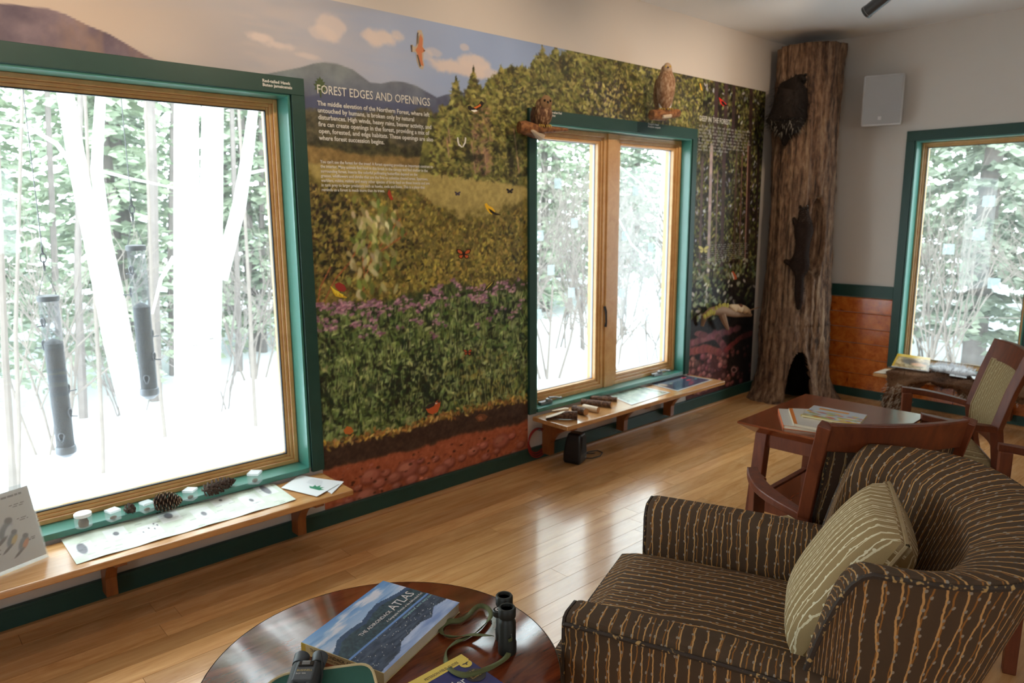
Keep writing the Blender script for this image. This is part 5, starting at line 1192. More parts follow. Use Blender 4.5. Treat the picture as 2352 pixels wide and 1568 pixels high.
MB().tube([on((1222, 300), 'y', -.15), on((1242, 312), 'y', -.10)], [.006, .026], 8).build('sawn_face', 'perch_wood', pe, smooth=True)
ph = on((1527, 252), 'y', -.14)
raptor('perched_hawk', 'tall rufous mounted hawk perched above the double window', ph, 2.45, .262,
       [(.008, -.10, -.02), (.028, .02, 0), (.046, .18, .004), (.056, .36, .008), (.060, .54, .01), (.056, .68, .008), (.043, .79, .006), (.034, .86, .008), (.034, .92, .010), (.026, .975, .008), (.010, 1.0, .004)], 'hawk_breast', 'hawk_wing', 'hawk_throat', 'yellow_eye', tail=.42)
pk = thing('hawk_perch', 'short rust-brown log with broken ends under the tall hawk', 'branch', (0, 0, 0))
MB().tube([on((1496, 264), 'y', -.13), on((1512, 264), 'y', -.14), on((1530, 262), 'y', -.14), on((1556, 260), 'y', -.12)], [.030, .034, .030, .026], 12).build('log', 'perch_bark', pk, smooth=True)
MB().tube([on((1525, 262), 'y', -.13), on((1530, 266), 'y', .0)], [.022, .024], 10).build('stub', 'perch_bark', pk, smooth=True)
MB().tube([on((1522, 268), 'y', -.17), on((1540, 266), 'y', -.165)], [.010, .012], 8).build('sawn_face', 'perch_wood', pk, smooth=True)
# pale branch with a small mounted animal
bm_ = thing('lichen_branch', 'pale broken branch with yellow lichen fixed low on the mural beside the trunk', 'branch')
plain('pale_wood', lin((150, 120, 96)), .8, var=.3, scale=18); plain('lichen', lin((166, 154, 70)), .9, var=.3, scale=40); plain('cream_fur', lin((206, 178, 142)), .8, var=.15, scale=40); plain('rust_fur', lin((110, 64, 42)), .8, var=.2)
MB().tube([on((1613, 748), 'y', -.03), on((1617, 728), 'y', -.05), on((1634, 714), 'y', -.06), on((1655, 712), 'y', -.07), on((1688, 720), 'y', -.07), on((1724, 723), 'y', -.05)], [.012, .024, .030, .038, .028, .014], 10).build('limb', 'pale_wood', bm_, smooth=True)
MB().tube([on((1656, 716), 'y', -.07), on((1664, 738), 'y', -.08), on((1672, 756), 'y', -.07)], [.030, .022, .010], 8).tube([on((1656, 716), 'y', -.07), on((1655, 710), 'y', 0.0)], [.02, .02], 8).build('side_stub', 'pale_wood', bm_, smooth=True)
MB().tube([on((1718, 714), 'y', -.06), on((1735, 708), 'y', -.08), on((1752, 703), 'y', -.09)], [.005, .004, .002], 6).build('twig', 'pale_wood', bm_, smooth=True)
ml_ = MB(); rr_ = random.Random(9)
for k in range(16):
    a = k/15; p = on((lerp(1619, 1672, a)+rr_.uniform(-3, 3), lerp(726, 703, min(1, a*1.5))+rr_.uniform(-2, 6)), 'y', -.085); ml_.ball(p, (.016, .008, .022), 8, 5, rot=(0, rr_.uniform(-.5, .9), 0))
ml_.build('lichen_tufts', 'lichen', bm_, smooth=True)
cf = on((1696, 710), 'y', -.08); wz = thing('small_mammal', 'small cream and rust mounted mammal lying on the lichen branch', 'small mammal', cf); J = {}
for k, px, r in (('mid', (1698, 707), .030), ('rump', (1684, 706), .028), ('sh', (1710, 708), .030), ('head', (1719, 714), .018), ('nose', (1723, 719), .009), ('f1', (1712, 720), .009), ('f2', (1702, 719), .009), ('h1', (1688, 718), .010), ('tl', (1676, 702), .012)): J[k] = (on(px, 'y', -.085)-cf, r)
me = skin_mesh('body', J, [('mid', 'rump'), ('mid', 'sh'), ('sh', 'head'), ('head', 'nose'), ('sh', 'f1'), ('mid', 'f2'), ('rump', 'h1'), ('rump', 'tl')], 'cream_fur'); put('body', me, wz)
MB().ball(on((1700, 703), 'y', -.098)-cf, (.032, .016, .018), 10, 6).build('saddle', 'rust_fur', wz, smooth=True)
MB().ball(on((1720, 712), 'y', -.104)-cf, .004, 6, 5).build('eye', 'black_gloss', wz, smooth=True)

# ------------------------------------------------------------------ wall speaker and track lights
plain('speaker_white', (.62, .60, .59), .5); plain('speaker_grille', (.40, .385, .38), .6, var=.03)
SP = thing('wall_speaker', 'white box loudspeaker mounted on the wall beside the bark trunk', 'speaker', (LX, -.70, 2.23), 0, rot=(0, math.radians(-3), .36))
MB().box((-.125, 0, 0), (.125, .258, .345)).build('cabinet', 'speaker_white', SP, bevel=.014, seg=3)
MB().box((-.191, 0, 0), (.006, .238, .325)).build('grille', 'speaker_grille', SP, bevel=.008, seg=3)
MB().box((-.1955, .012, -.122), (.003, .022, .024)).build('badge', 'speaker_white', SP, bevel=.002)
MB().box((-.035, 0, .02), (.062, .06, .10)).build('bracket', 'speaker_white', SP, bevel=.004)
def bark_track():
    t = thing('track_rail', 'black ceiling track that carries the spotlights', 'light track', (2.4, -1.16, TOP)); MB().box((0, 0, -.016), (4.6, .034, .030)).build('rail', 'black_matte', t, bevel=.002)
bark_track()
plain('lamp_black', (.03, .028, .028), .35)
def spot(label, x, aim, power):
    base = Vector((x, -1.16, TOP-.035)); d = (Vector(aim)-(base+Vector((0, 0, -.09)))).normalized(); t = thing('track_spotlight', label, 'spotlight', base, 0, None)
    MB().box((0, 0, -.012), (.07, .03, .024)).tube([(0, 0, -.02), (0, 0, -.075)], .009, 8).build('adapter', 'lamp_black', t, bevel=.003)
    c = Vector((0, 0, -.095)); a = c-d*.085; b_ = c+d*.075
    MB().tube([a-d*.004, a, b_], [.026, .034, .034], 24, True).build('barrel', 'lamp_black', t, smooth=True)
    MB().tube([b_, b_+d*.014], [.036, .036], 24, False).build('bezel', 'lamp_black', t, smooth=True)
    l = bpy.data.lights.new('spot_bulb', 'SPOT'); l.energy = power; l.color = (1.0, .76, .52); l.spot_size = math.radians(110); l.spot_blend = 1.0; l.shadow_soft_size = .04
    o = bpy.data.objects.new('spot_bulb', l); COL.objects.link(o); o.parent = t; o.location = b_+d*.02; o.rotation_euler = d.to_track_quat('-Z', 'Y').to_euler()
SPOT_W = 26
spot('black cylinder track spotlight hanging closest to the bark trunk', 4.36, (4.6, 0, 2.0), SPOT_W)
for x, ax, w in ((3.62, 3.7, 'the perched hawk'), (2.6, 2.3, 'the meadow print'), (1.5, 1.0, 'the casing lettered Red-tailed Hawk'), (0.5, 0.2, 'the printed purple mountain')): spot('black cylinder track spotlight aimed at '+w, x, (ax, 0, 1.9), SPOT_W)
# ------------------------------------------------------------------ things on the long ledge
LZ, SZ = .2905, .3265
vcol('paper_print', .5); vcol('gloss_print', .25, coat=.3)
clear_mat('acrylic', (.95, .97, .98), .16, .03); clear_mat('lid_acrylic', (.92, .94, .95), .42, .05)
def quad_grid(c, ny, nx, bulge=None):
    """point grid between four corners: c = (origin, x end, far, y end)"""
    o, x, f, y = [np.array(v) for v in c]; G = np.zeros((ny, nx, 3))
    for j in range(ny):
        for i in range(nx):
            a, b = i/(nx-1), j/(ny-1); p = o*(1-a)*(1-b)+x*a*(1-b)+f*a*b+y*(1-a)*b
            if bulge: p = p+np.array((0, 0, bulge(a, b)))
            G[j, i] = p
    return G
def grid_uv(ny, nx): return np.meshgrid(np.linspace(0, 1, nx), np.linspace(0, 1, ny))
def blob(img, A, B, cx, cy, rx, ry, col, asp=1.0, rot=0.0, soft=.25):
    x, y = (A-cx)*asp, (B-cy); c, s = math.cos(rot), math.sin(rot); r = np.hypot((x*c+y*s)/rx, (-x*s+y*c)/ry); m = np.clip((1+soft-r)/(2*soft), 0, 1)[..., None]; img[:] = img*(1-m)+np.array(col)/255*m
# standing acrylic sign with a sheet of birds
SG = thing('acrylic_sign', 'clear stand-up sign holder with a page of painted birds', 'sign')
b1 = on((112, 1278), 'z', LZ); b0 = on((-120, 1372), 'z', LZ); ex = (b1-b0).normalized(); up_ = Vector((-ex.y*.28, ex.x*.28, 1)).normalized(); Wd = (b1-b0).length
p1 = b1+up_*.27; p0 = b0+up_*.27; nrm = ex.cross(up_)
ny, nx = 150, 120; A, B = grid_uv(ny, nx); img = np.ones((ny, nx, 3))*np.array((196, 192, 188))/255
for k, (u, v, wd) in enumerate([(.30, .93, .62), (.02, .70, .5), (.02, .665, .48), (.02, .63, .5), (.02, .595, .42), (.02, .44, .35), (.02, .41, .4), (.02, .30, .52), (.02, .275, .55), (.02, .25, .5), (.02, .225, .54), (.02, .20, .5), (.02, .175, .42), (.02, .15, .48), (.02, .125, .4), (.76, .80, .16), (.78, .775, .12), (.80, .60, .12), (.82, .575, .1), (.84, .30, .1), (.85, .275, .09)]):
    t = (B > v-.008*(2 if k == 0 else 1)) & (B < v+.008*(2 if k == 0 else 1)) & (A > u) & (A < u+wd) & ((np.sin(A*170+k*3)+np.sin(A*97+k)) > -.9); img[t] = np.array((90, 88, 88))/255
def bird(cx, cy, s, c2):
    blob(img, A, B, cx, cy, .055*s, .13*s, (82, 92, 104), rot=-.5); blob(img, A, B, cx+.03*s, cy-.02*s, .035*s, .09*s, c2, rot=-.5); blob(img, A, B, cx+.055*s, cy+.12*s, .04*s, .04*s, (50, 54, 62)); blob(img, A, B, cx-.08*s, cy-.14*s, .02*s, .10*s, (40, 42, 48), rot=-.9)
bird(.55, .62, .9, (150, 150, 152)); bird(.66, .50, 1.0, (196, 196, 198)); bird(.70, .36, .75, (196, 164, 90)); bird(.80, .26, .75, (206, 120, 60))
off = -nrm*.0005
painted('page', img, quad_grid([tuple(b0+up_*.012+ex*.004+off), tuple(b1+up_*.012-ex*.004+off), tuple(p1-up_*.012-ex*.004+off), tuple(p0-up_*.012+ex*.004+off)], ny, nx), 'paper_print', SG)
for s_ in (1, -1):
    k = MB(); q = [b0, b1, p1, p0]; o = nrm*(.0012 if s_ > 0 else -.0042); k.add([v+o for v in q]+[v+o+nrm*.002 for v in q], [(0, 1, 2, 3), (7, 6, 5, 4)]+[(j, 4+j, 4+(j+1) % 4, (j+1) % 4) for j in range(4)]); k.build('clear_sheet', 'acrylic', SG)
k = MB(); q = [b0, b1, b1-Vector((-ex.y, ex.x, 0))*-.09, b0-Vector((-ex.y, ex.x, 0))*-.09]; k.add(q+[v+Vector((0, 0, .003)) for v in q], [(0, 1, 2, 3), (7, 6, 5, 4)]+[(j, 4+j, 4+(j+1) % 4, (j+1) % 4) for j in range(4)]); k.build('foot', 'acrylic', SG)
# long paper strip
ny, nx = 60, 300; A, B = grid_uv(ny, nx); img = np.ones((ny, nx, 3))*np.array((206, 214, 198))/255; img += (fbm((ny, nx), (4, 16), 91, 4)-.5)[..., None]*np.array((.16, .14, .18))
for cx, cy, rx in ((.05, .45, .0), (.20, .62, 0), (.33, .42, 0), (.44, .68, 0), (.58, .45, 0), (.70, .72, 0), (.82, .42, 0), (.93, .62, 0)):
    t = (abs(A-cx) < .045) & (abs(B-cy) < .20); img[t] = np.array((228, 230, 226))/255
for cx, cy, rx, ry in ((.05, .45, .019, .20), (.20, .62, .012, .07), (.44, .70, .018, .10), (.58, .42, .012, .08), (.70, .72, .008, .04), (.82, .40, .010, .06), (.93, .62, .018, .18), (.30, .40, .004, .03), (.33, .48, .004, .03), (.35, .40, .004, .03), (.37, .50, .004, .03), (.36, .58, .004, .03)): blob(img, A, B, cx, cy, rx*5, ry, (118, 116, 122), asp=5.0, soft=.15)
for k in range(60):
    cx, cy = RND.random()*.94, RND.random()*.9; t = (abs(B-cy) < .012) & (A > cx) & (A < cx+.03); img[t] = img[t]*.86
t = (abs(B-.90) < .03) & (A > .40) & (A < .58) & (np.sin(A*420) > -.4); img[t] = np.array((120, 130, 96))/255
cs = [on(p, 'z', LZ+.001) for p in ((176, 1296), (680, 1148), (614, 1100), (140, 1240))]
PS = thing('paper_strip', 'long pale green paper strip picturing cones and seeds on the ledge', 'poster')
painted('sheet', img, quad_grid(cs, ny, nx, lambda a, b: .0008+.010*abs(math.sin(a*9+.4))*b**2*.6+.003*math.sin(a*14)**2*(1-b)), 'paper_print', PS)
# leaflets
plain('white_paper', (.78, .79, .8), .5, var=.02)
for k, (pp, lab) in enumerate(((((690, 1092), (742, 1100), (790, 1106), (762, 1134)), 'blank white leaflet lying partly under another leaflet'), (((646, 1120), (728, 1140), (778, 1112), (690, 1090)), 'white leaflet with a green leaf print on top of another'))):
    cs = [on(p, 'z', LZ+.002+k*.0025) for p in pp]; t = thing('leaflet', lab, 'leaflet', cs[0]); cs = [c-cs[0]+Vector((0, 0, 0)) for c in [on(p, 'z', LZ+.002+k*.0025) for p in pp]]
    m = MB(); m.add(cs+[c+Vector((0, 0, .0012)) for c in cs], [(3, 2, 1, 0), (4, 5, 6, 7)]+[(j, (j+1) % 4, 4+(j+1) % 4, 4+j) for j in range(4)]); m.build('sheet', 'white_paper', t)
    if k:
        f = lambda a, b: cs[0]*(1-a)*(1-b)+cs[1]*a*(1-b)+cs[2]*a*b+cs[3]*(1-a)*b+Vector((0, 0, .0016))
        g = MB()
        for d in range(5):
            q = -1.2+d*.6; c0 = (.72, .36); tip = (c0[0]+.22*math.sin(q), c0[1]+.30*math.cos(q)); n_ = (.05*math.cos(q), -.06*math.sin(q)); md = ((c0[0]+tip[0])/2, (c0[1]+tip[1])/2)
            g.add([f(*c0), f(md[0]+n_[0], md[1]+n_[1]), f(*tip), f(md[0]-n_[0], md[1]-n_[1])], [(0, 1, 2, 3)])
        g.build('leaf_print', plain('print_green', lin((66, 140, 104)), .5), t)
        g = MB()
        for r in range(7): g.add([f(.35+.0*r, .62+.05*r), f(.75-.02*r, .62+.05*r), f(.75-.02*r, .632+.05*r), f(.35, .632+.05*r)], [(0, 1, 2, 3)])
        g.build('text_lines', plain('print_soft', (.42, .43, .46), .5), t)
# jar, acrylic boxes, cones on the sill
p = on((193, 1209), 'z', SZ); JR = thing('glass_jar', 'small glass jar with a white lid holding dried seeds', 'jar', p)
MB().lathe([(.024, 0), (.028, .003), (.029, .01), (.029, .036), (.025, .042)], 28).build('glass', 'acrylic', JR, smooth=True)
MB().lathe([(.0275, .041), (.029, .043), (.029, .052), (.027, .054)], 28).build('lid', 'white_paper', JR, smooth=True)
MB().lathe([(.004, .003), (.016, .003), (.018, .018), (.012, .032), (.004, .034)], 14).build('seeds', plain('dried_seed', lin((92, 72, 52)), .8, var=.5, scale=60), JR, smooth=True)
for pix, s, rz, lab in (((261, 1193), .040, .3, 'small clear acrylic box next to the glass jar'), ((338, 1174), .038, .25, 'small clear acrylic box between the tiny cone and the dark cone'), ((438, 1146), .042, .75, 'clear acrylic box between the two large pine cones'), ((586, 1108), .047, .8, 'clear acrylic box past the longest pine cone')):
    p = on(pix, 'z', SZ); b = thing('specimen_box', lab, 'box', p, rz)
    MB().box((0, 0, s*.42), (s, s, s*.8)).build('base', 'acrylic', b, bevel=.001); MB().box((0, 0, s*.93), (s*1.04, s*1.04, s*.2)).build('lid', 'lid_acrylic', b, bevel=.001)
    MB().ball((0, 0, s*.22), (s*.33, s*.25, s*.16), 10, 6).build('specimen', 'dried_seed', b, smooth=True)
plain('cone_scale', lin((74, 52, 40)), .8, var=.35, scale=90); plain('cone_tip', lin((160, 130, 106)), .8)
def pine_cone(label, pix, L, R, rz, tilt=.0, n=90, seed=1):
    p = on(pix, 'z', SZ+R*.75); t = thing('pine_cone', label, 'pine cone', p, rot=(0, tilt, rz)); m = MB(); tips = MB(); r = random.Random(seed)
    MB().tube([(-L/2, 0, 0), (-L*.2, 0, 0), (L*.2, 0, 0), (L/2, 0, 0)], [R*.25, R*.36, R*.28, R*.1], 8).build('core', 'cone_scale', t, smooth=True)
    for k in range(n):
        a = k/n; q = k*2.39996; x = -L/2+L*a*.97; rad = R*(math.sin(math.pi*min(1, a*.78+.22))**.8+.06); d = Vector((.3, math.cos(q)*.85, math.sin(q)*.85)).normalized(); s_ = Vector((0, -math.sin(q), math.cos(q))); c = Vector((x, math.cos(q)*rad*.25, math.sin(q)*rad*.25)); e = c+d*rad*.92; w = R*.28*math.sqrt(90/max(n, 60))
        th = Vector((-.4, math.cos(q)*.5, math.sin(q)*.5)).normalized()*.003
        m.add([c-s_*w*.4, c+s_*w*.4, e+s_*w, e-s_*w, c-s_*w*.4+th, c+s_*w*.4+th, e+s_*w+th, e-s_*w+th], [(0, 1, 2, 3), (7, 6, 5, 4), (2, 6, 7, 3), (1, 5, 6, 2), (0, 3, 7, 4)])
        tips.add([e-s_*w*.6+d*.0006, e+s_*w*.6+d*.0006, e+s_*w*.6+th+d*.0006, e-s_*w*.6+th+d*.0006], [(0, 1, 2, 3)])
    tag(m.build('scales', 'cone_scale', t), kind='stuff'); tag(tips.build('scale_tips', 'cone_tip', t), kind='stuff')
pine_cone('dark open pine cone on the sill beside the small acrylic box', (386, 1151), .105, .031, -.45, seed=1)
pine_cone('longest slender pine cone with grey-tipped scales', (506, 1114),   .15, .025, .25, n=84, seed=2)
pine_cone('tiny reddish cone between two acrylic boxes', (299, 1168), .034, .018, .6, n=26, seed=3)

# ------------------------------------------------------------------ things on the second ledge
def mat_sheet(name, label, pp, fn, ny=60, nx=90):
    cs = [on(p, 'z', LZ+.0012) for p in pp]; A, B = grid_uv(ny, nx); t = thing(name, label, 'placemat', cs[0]); o = cs[0]
    painted('print', fn(A, B, (ny, nx)), quad_grid([c-o+Vector((0, 0, .0012)) for c in cs], ny, nx), 'gloss_print', t)
    m = MB(); q = [c-o for c in cs]; m.add(q+[c+Vector((0, 0, .0011)) for c in q], [(3, 2, 1, 0), (4, 5, 6, 7)]+[(j, (j+1) % 4, 4+(j+1) % 4, 4+j) for j in range(4)]); m.build('laminate', 'white_paper', t)
def green_mat(A, B, sh):
    img = np.ones(sh+(3,))*np.array((150, 164, 148))/255+(fbm(sh, (8, 12), 5, 4)-.5)[..., None]*np.array((.5, .5, .4)); m = ((A > .04) & (A < .96) & (B > .05) & (B < .95))[..., None]
    t = (A > .85)[..., None]*(fbm(sh, (10, 30), 6, 3) > .5)[..., None]; img = np.where(t, img*.55, img); return np.where(m, img, np.array((205, 208, 205))/255)
def dark_mat(A, B, sh):
    img = np.ones(sh+(3,))*np.array((52, 56, 78))/255+(fbm(sh, (10, 14), 7, 4)-.5)[..., None]*np.array((.25, .3, .3))
    for cx, cy, rx, c in ((.62, .25, .06, (150, 52, 66)), (.72, .45, .07, (190, 60, 72)), (.80, .70, .08, (186, 70, 84)), (.52, .18, .05, (140, 60, 80)), (.88, .4, .04, (90, 150, 150)), (.30, .55, .05, (110, 130, 110)), (.42, .80, .05, (100, 120, 120)), (.6, .8, .04, (120, 70, 90))): blob(img, A, B, cx, cy, rx, rx*.8, c)
    blob(img, A, B, .12, .6, .08, .14, (150, 130, 110)); m = ((A > .025) & (A < .965) & (B > .04) & (B < .96))[..., None]; return np.where(m, img, np.array((200, 196, 190))/255)
mat_sheet('picture_mat', 'laminated mat printed with pale green foliage beside the cut logs', ((1451, 930), (1540, 901), (1463, 886), (1392, 905)), green_mat)
mat_sheet('picture_mat', 'laminated dark mat printed with red berries at the ledge end', ((1557, 898), (1637, 872), (1564, 860), (1483, 880)), dark_mat)
mottled('log_bark', lin((58, 36, 26)), lin((88, 58, 40)), lin((128, 96, 72)), (60, 60, 60)); plain('log_end', lin((190, 138, 84)), .7, var=.15, scale=60); plain('fresh_cut', lin((222, 200, 172)), .6, var=.08)
def cut_log(label, pa, pb, r, cut=None, bark='log_bark'):
    a = on(pa, 'z', LZ+r+.001); b = on(pb, 'z', LZ+r*1.0+.001); c = (a+b)/2; c.z = LZ; t = thing('cut_log', label, 'log', c); a = a-c; b = b-c; d = (b-a).normalized(); up = Vector((0, 0, 1)); s_ = d.cross(up).normalized()
    n = 18; rows = []
    for k in range(7):
        f = k/6; row = []
        for j in range(n):
            q = 2*math.pi*j/n; h = math.sin(q)
            if cut and f < cut: h = min(h, lerp(-.55, 1.0, (f/cut)**1.2))
            rr = r*(1+.05*math.sin(q*3+k)); row.append(a+(b-a)*f+s_*(rr*math.cos(q))+up*(rr*h))
        rows.append(row+[row[0]])
    m = MB().sheet(rows); m.build('bark', bark, t, smooth=True)
    MB().add([p+d*.0004 for p in rows[-1][:-1]], [tuple(range(n))]).add([p-d*.0004 for p in rows[0][:-1]], [tuple(range(n))]).build('end_grain', 'log_end', t)
    if cut:
        nc = int(6*cut)+1; G = []
        for k in range(nc+1):
            f = min(cut, k/6*1.0) if k < nc else cut; h = lerp(-.55, 1.0, (f/cut)**1.2); w = r*math.sqrt(max(0.0, 1-h*h))*.96; p = a+(b-a)*f+up*(r*h+.0012); G.append([p-s_*w, p+s_*w])
        MB().sheet(G).build('cut_face', 'fresh_cut', t)
    return t
cut_log('thick gnawed log with a long pale slanting cut', (1254, 953), (1326, 953), .024, .62)
cut_log('stubby dark log with a flat sawn end behind the gnawed log', (1318, 938), (1346, 946), .021)
cut_log('short pale peeled log beside the stubby dark log', (1340, 934), (1374, 941), .017, None, 'fresh_cut')
cut_log('reddish ridged log lying in front of the thin grey log', (1336, 922), (1404, 929), .018)
cut_log('thin grey-brown log resting at the back of the ledge', (1350, 913), (1417, 917), .015)
cut_log('pale split chip of wood behind the gnawed log', (1268, 940), (1306, 941), .013, .9, 'fresh_cut')

# red coil on the wall, small black speaker, cord
plain('red_cable', (.25, .012, .012), .5)
RC = thing('red_cable_coil', 'coil of red cable hung on the wall below the ledge bracket', 'cable', (2.832, -.012, .142)); m = MB()
for k in range(4):
    R = .062+.006*k; m.tube([(R*math.cos(q), -.004-.005*k, R*1.08*math.sin(q)-.006*k) for q in [2*math.pi*j/28 for j in range(29)]], .0042, 6, False)
m.build('loops', 'red_cable', RC, smooth=True); MB().tube([(0, .012, .060), (0, -.03, .062)], .004, 6).ball((0, -.032, .064), .007, 8, 6).build('hook', 'grey_metal', RC, smooth=True)
plain('speaker_black', (.009, .009, .010), .35)
SB = thing('black_speaker', 'small black tapered speaker standing on the floor under the ledge', 'speaker', (3.0, -.165, 0), .3)
def taper(sz): return [(sx*w/2, sy*d/2-.012*z/.19, z) for z, w, d in sz for sx, sy in ((-1, -1), (1, -1), (1, 1), (-1, 1))]
v = taper([(0, .085, .10), (.02, .098, .112), (.06, .10, .112), (.14, .084, .10), (.185, .066, .084)]); MB().add(v, [(3, 2, 1, 0), (16, 17, 18, 19)]+[(i*4+j, i*4+(j+1) % 4, i*4+4+(j+1) % 4, i*4+4+j) for i in range(4) for j in range(4)]).build('cabinet', 'speaker_black', SB, bevel=.012, seg=3)
MB().add([(-.034, -.063, .065), (.034, -.063, .065), (.026, -.0615, .165), (-.026, -.0615, .165)], [(0, 1, 2, 3)]).build('grille', 'black_matte', SB); MB().box((.02, -.061, .035), (.022, .003, .010)).build('badge', 'grey_metal', SB)
MB().tube([on(p, 'z', .005) for p in ((1322, 1056), (1335, 1046), (1352, 1037), (1372, 1034), (1384, 1039), (1378, 1047), (1360, 1052), (1342, 1052), (1336, 1046), (1348, 1041), (1366, 1040))], .0032, 6).build('floor_cable', 'black_matte', None, smooth=True)
tag(bpy.data.objects['floor_cable'], 'thin black cord looped on the floor beside the small speaker', 'cable')

# ------------------------------------------------------------------ hide and papers on the far ledge
def fur_mat():
    s = N('hide_fur'); v = s.coord('Object', (1, 1, 1)); f = s.noise(v, 5, 5); g = s.noise(s.coord('Object', (30, 160, 160)), 1.5, 3)
    s.base(s.ramp(s.m('ADD', s.m('MULTIPLY', f, .7), s.m('MULTIPLY', g, .3)), [(.3, lin((58, 34, 22))), (.5, lin((100, 66, 44))), (.72, lin((150, 112, 82)))])); s.pset(Roughness=.9); s.b.inputs['Specular IOR Level'].default_value = .1; s.bump(g, .8, .01); MAT['hide_fur'] = s.mat
fur_mat(); plain('pale_fur', lin((196, 178, 156)), .9, var=.2, scale=30)
HD = thing('animal_hide', 'shaggy brown fur hide draped over the far ledge', 'hide')
rows = []
r5 = random.Random(5); nn = fbm((31, 21), (6, 5), 55, 3)
for i in range(31):
    y = lerp(-1.0, -1.98, i/30); row = []
    for j in range(21):
        b = j/20; w = (nn[i, j]-.5)
        if b < .55: x = lerp(LX-.05, LX-.30, b/.55); z = LZ+.026+.006*math.sin(i*.9)+.05*w+.012*math.sin(b/.55*math.pi)
        else:
            q = (b-.55)/.45; drop = .085+.05*math.sin(i*.35+1.2)+.02*math.sin(i*1.3); drop *= (2.3 if i < 5 else 1.0); x = LX-.315-.03*math.sin(min(1, q*1.5)*math.pi)-.03*w; z = LZ+.020-q*drop
            if q < .2: x = LX-.30-.075*q*1.0
        row.append((x, y+.02*math.sin(j*.8), z))
    rows.append(row)
hm = MB().sheet(rows); hb = hm.build('pelt', 'hide_fur', HD, smooth=True, auto=False); sm = hb.modifiers.new('thick', 'SOLIDIFY'); sm.thickness = .006
fur_on(hb.data, 5200, .028, .0014, (-.5, .1, -.35), 7, 'hide_fur', 'hair', HD); fur_on(hb.data, 700, .035, .0015, (-.6, .2, -.5), 8, 'pale_fur', 'pale_fringe', HD, (0, LZ-.05))
MB().add([(LX-.300, -.905, LZ+.0015), (LX-.12, -.915, LZ+.0015), (LX-.10, -.99, LZ+.004), (LX-.29, -1.02, LZ+.004)], [(0, 1, 2, 3)]).build('pale_flank', 'pale_fur', HD)
WT = thing('white_pelt', 'fluffy white pelt lying on the brown hide behind the magazine', 'pelt', (LX-.13, -1.36, LZ+.05), -.1)
wm = MB().ball((0, 0, .01), (.07, .15, .028), 18, 10).build('pelt', plain('white_fur', (.74, .74, .76), .9), WT, smooth=True); fur_on(wm.data, 1500, .03, .0015, (-.2, -.3, .5), 9, 'white_fur', 'hair', WT)
MG = thing('wildlife_magazine', 'colourful wildlife magazine lying on the fur hide', 'magazine'); ny, nx = 50, 60; A, B = grid_uv(ny, nx); img = np.ones((ny, nx, 3))*np.array((150, 122, 78))/255+(fbm((ny, nx), (6, 8), 61, 4)-.5)[..., None]*.7
blob(img, A, B, .45, .5, .22, .2, (84, 62, 40)); blob(img, A, B, .7, .35, .2, .12, (206, 150, 104)); img[B > .8] = np.array((204, 164, 40))/255; img[A < .06] = np.array((190, 150, 50))/255
c_ = [Vector((LX-.235, -1.0, LZ+.05)), Vector((LX-.215, -1.24, LZ+.046)), Vector((LX-.075, -1.20, LZ+.115)), Vector((LX-.095, -.985, LZ+.12))]
painted('cover', img, quad_grid([tuple(c+Vector((0, 0, .0065))) for c in c_], ny, nx), 'gloss_print', MG); m = MB(); m.add(c_+[c+Vector((0, 0, .006)) for c in c_], [(3, 2, 1, 0), (4, 5, 6, 7)]+[(j, (j+1) % 4, 4+(j+1) % 4, 4+j) for j in range(4)]); m.build('pages', 'white_paper', MG)
for k, (y, dx) in enumerate(((-1.42, .20), (-1.55, .19))):
    t = thing('paper_card', ('folded white card lying on the hide beside the white pelt', 'second white card lying farther along the hide')[k], 'card', (LX-dx, y, LZ+.047), .2+k*.3); MB().box((0, 0, 0), (.06, .10, .003), rot=(.06, -.12, 0)).build('sheet', 'white_paper', t)

# ------------------------------------------------------------------ books on the side table
def flat_book(name, label, cs, th, img, spine_c, page_c, z, group=None, spine_side=3, mat='gloss_print', cat='book'):
    """cs: four corners (origin, +u, far, +v) on the top face"""
    o = sum(cs, Vector())/4; o.z = z; t = thing(name, label, cat, o, 0, group); q = [Vector((c.x-o.x, c.y-o.y, 0)) for c in cs]; ce = sum(q, Vector())/4
    ny, nx = img.shape[:2]
    painted('cover', img, quad_grid([tuple(c+Vector((0, 0, th))) for c in q], ny, nx), mat, t)
    ins = [ce+(c-ce)*.985 for c in q]; m = MB(); m.add([c+Vector((0, 0, .0012)) for c in ins]+[c+Vector((0, 0, th-.0012)) for c in ins], [(3, 2, 1, 0), (4, 5, 6, 7)]+[(j, (j+1) % 4, 4+(j+1) % 4, 4+j) for j in range(4)]); m.build('page_block', page_c, t)
    m = MB(); m.add([c+Vector((0, 0, th-.0012)) for c in q]+[c+Vector((0, 0, th-.0003)) for c in q], [(3, 2, 1, 0), (4, 5, 6, 7)]+[(j, (j+1) % 4, 4+(j+1) % 4, 4+j) for j in range(4)])
    m.add(q+[c+Vector((0, 0, .001)) for c in q], [(3, 2, 1, 0), (4, 5, 6, 7)]+[(j, (j+1) % 4, 4+(j+1) % 4, 4+j) for j in range(4)]); m.build('boards', spine_c, t)
    a, b = q[spine_side], q[(spine_side+1) % 4]; ou = ((a+b)/2-ce).normalized()*.0012; m = MB(); m.add([a, b, b+Vector((0, 0, th-.0003)), a+Vector((0, 0, th-.0003)), a+ou, b+ou, b+ou+Vector((0, 0, th-.0003)), a+ou+Vector((0, 0, th-.0003))], [(0, 1, 2, 3), (7, 6, 5, 4), (0, 4, 5, 1), (1, 5, 6, 2), (2, 6, 7, 3), (3, 7, 4, 0)]); m.build('spine', spine_c, t)
    return t, q, o
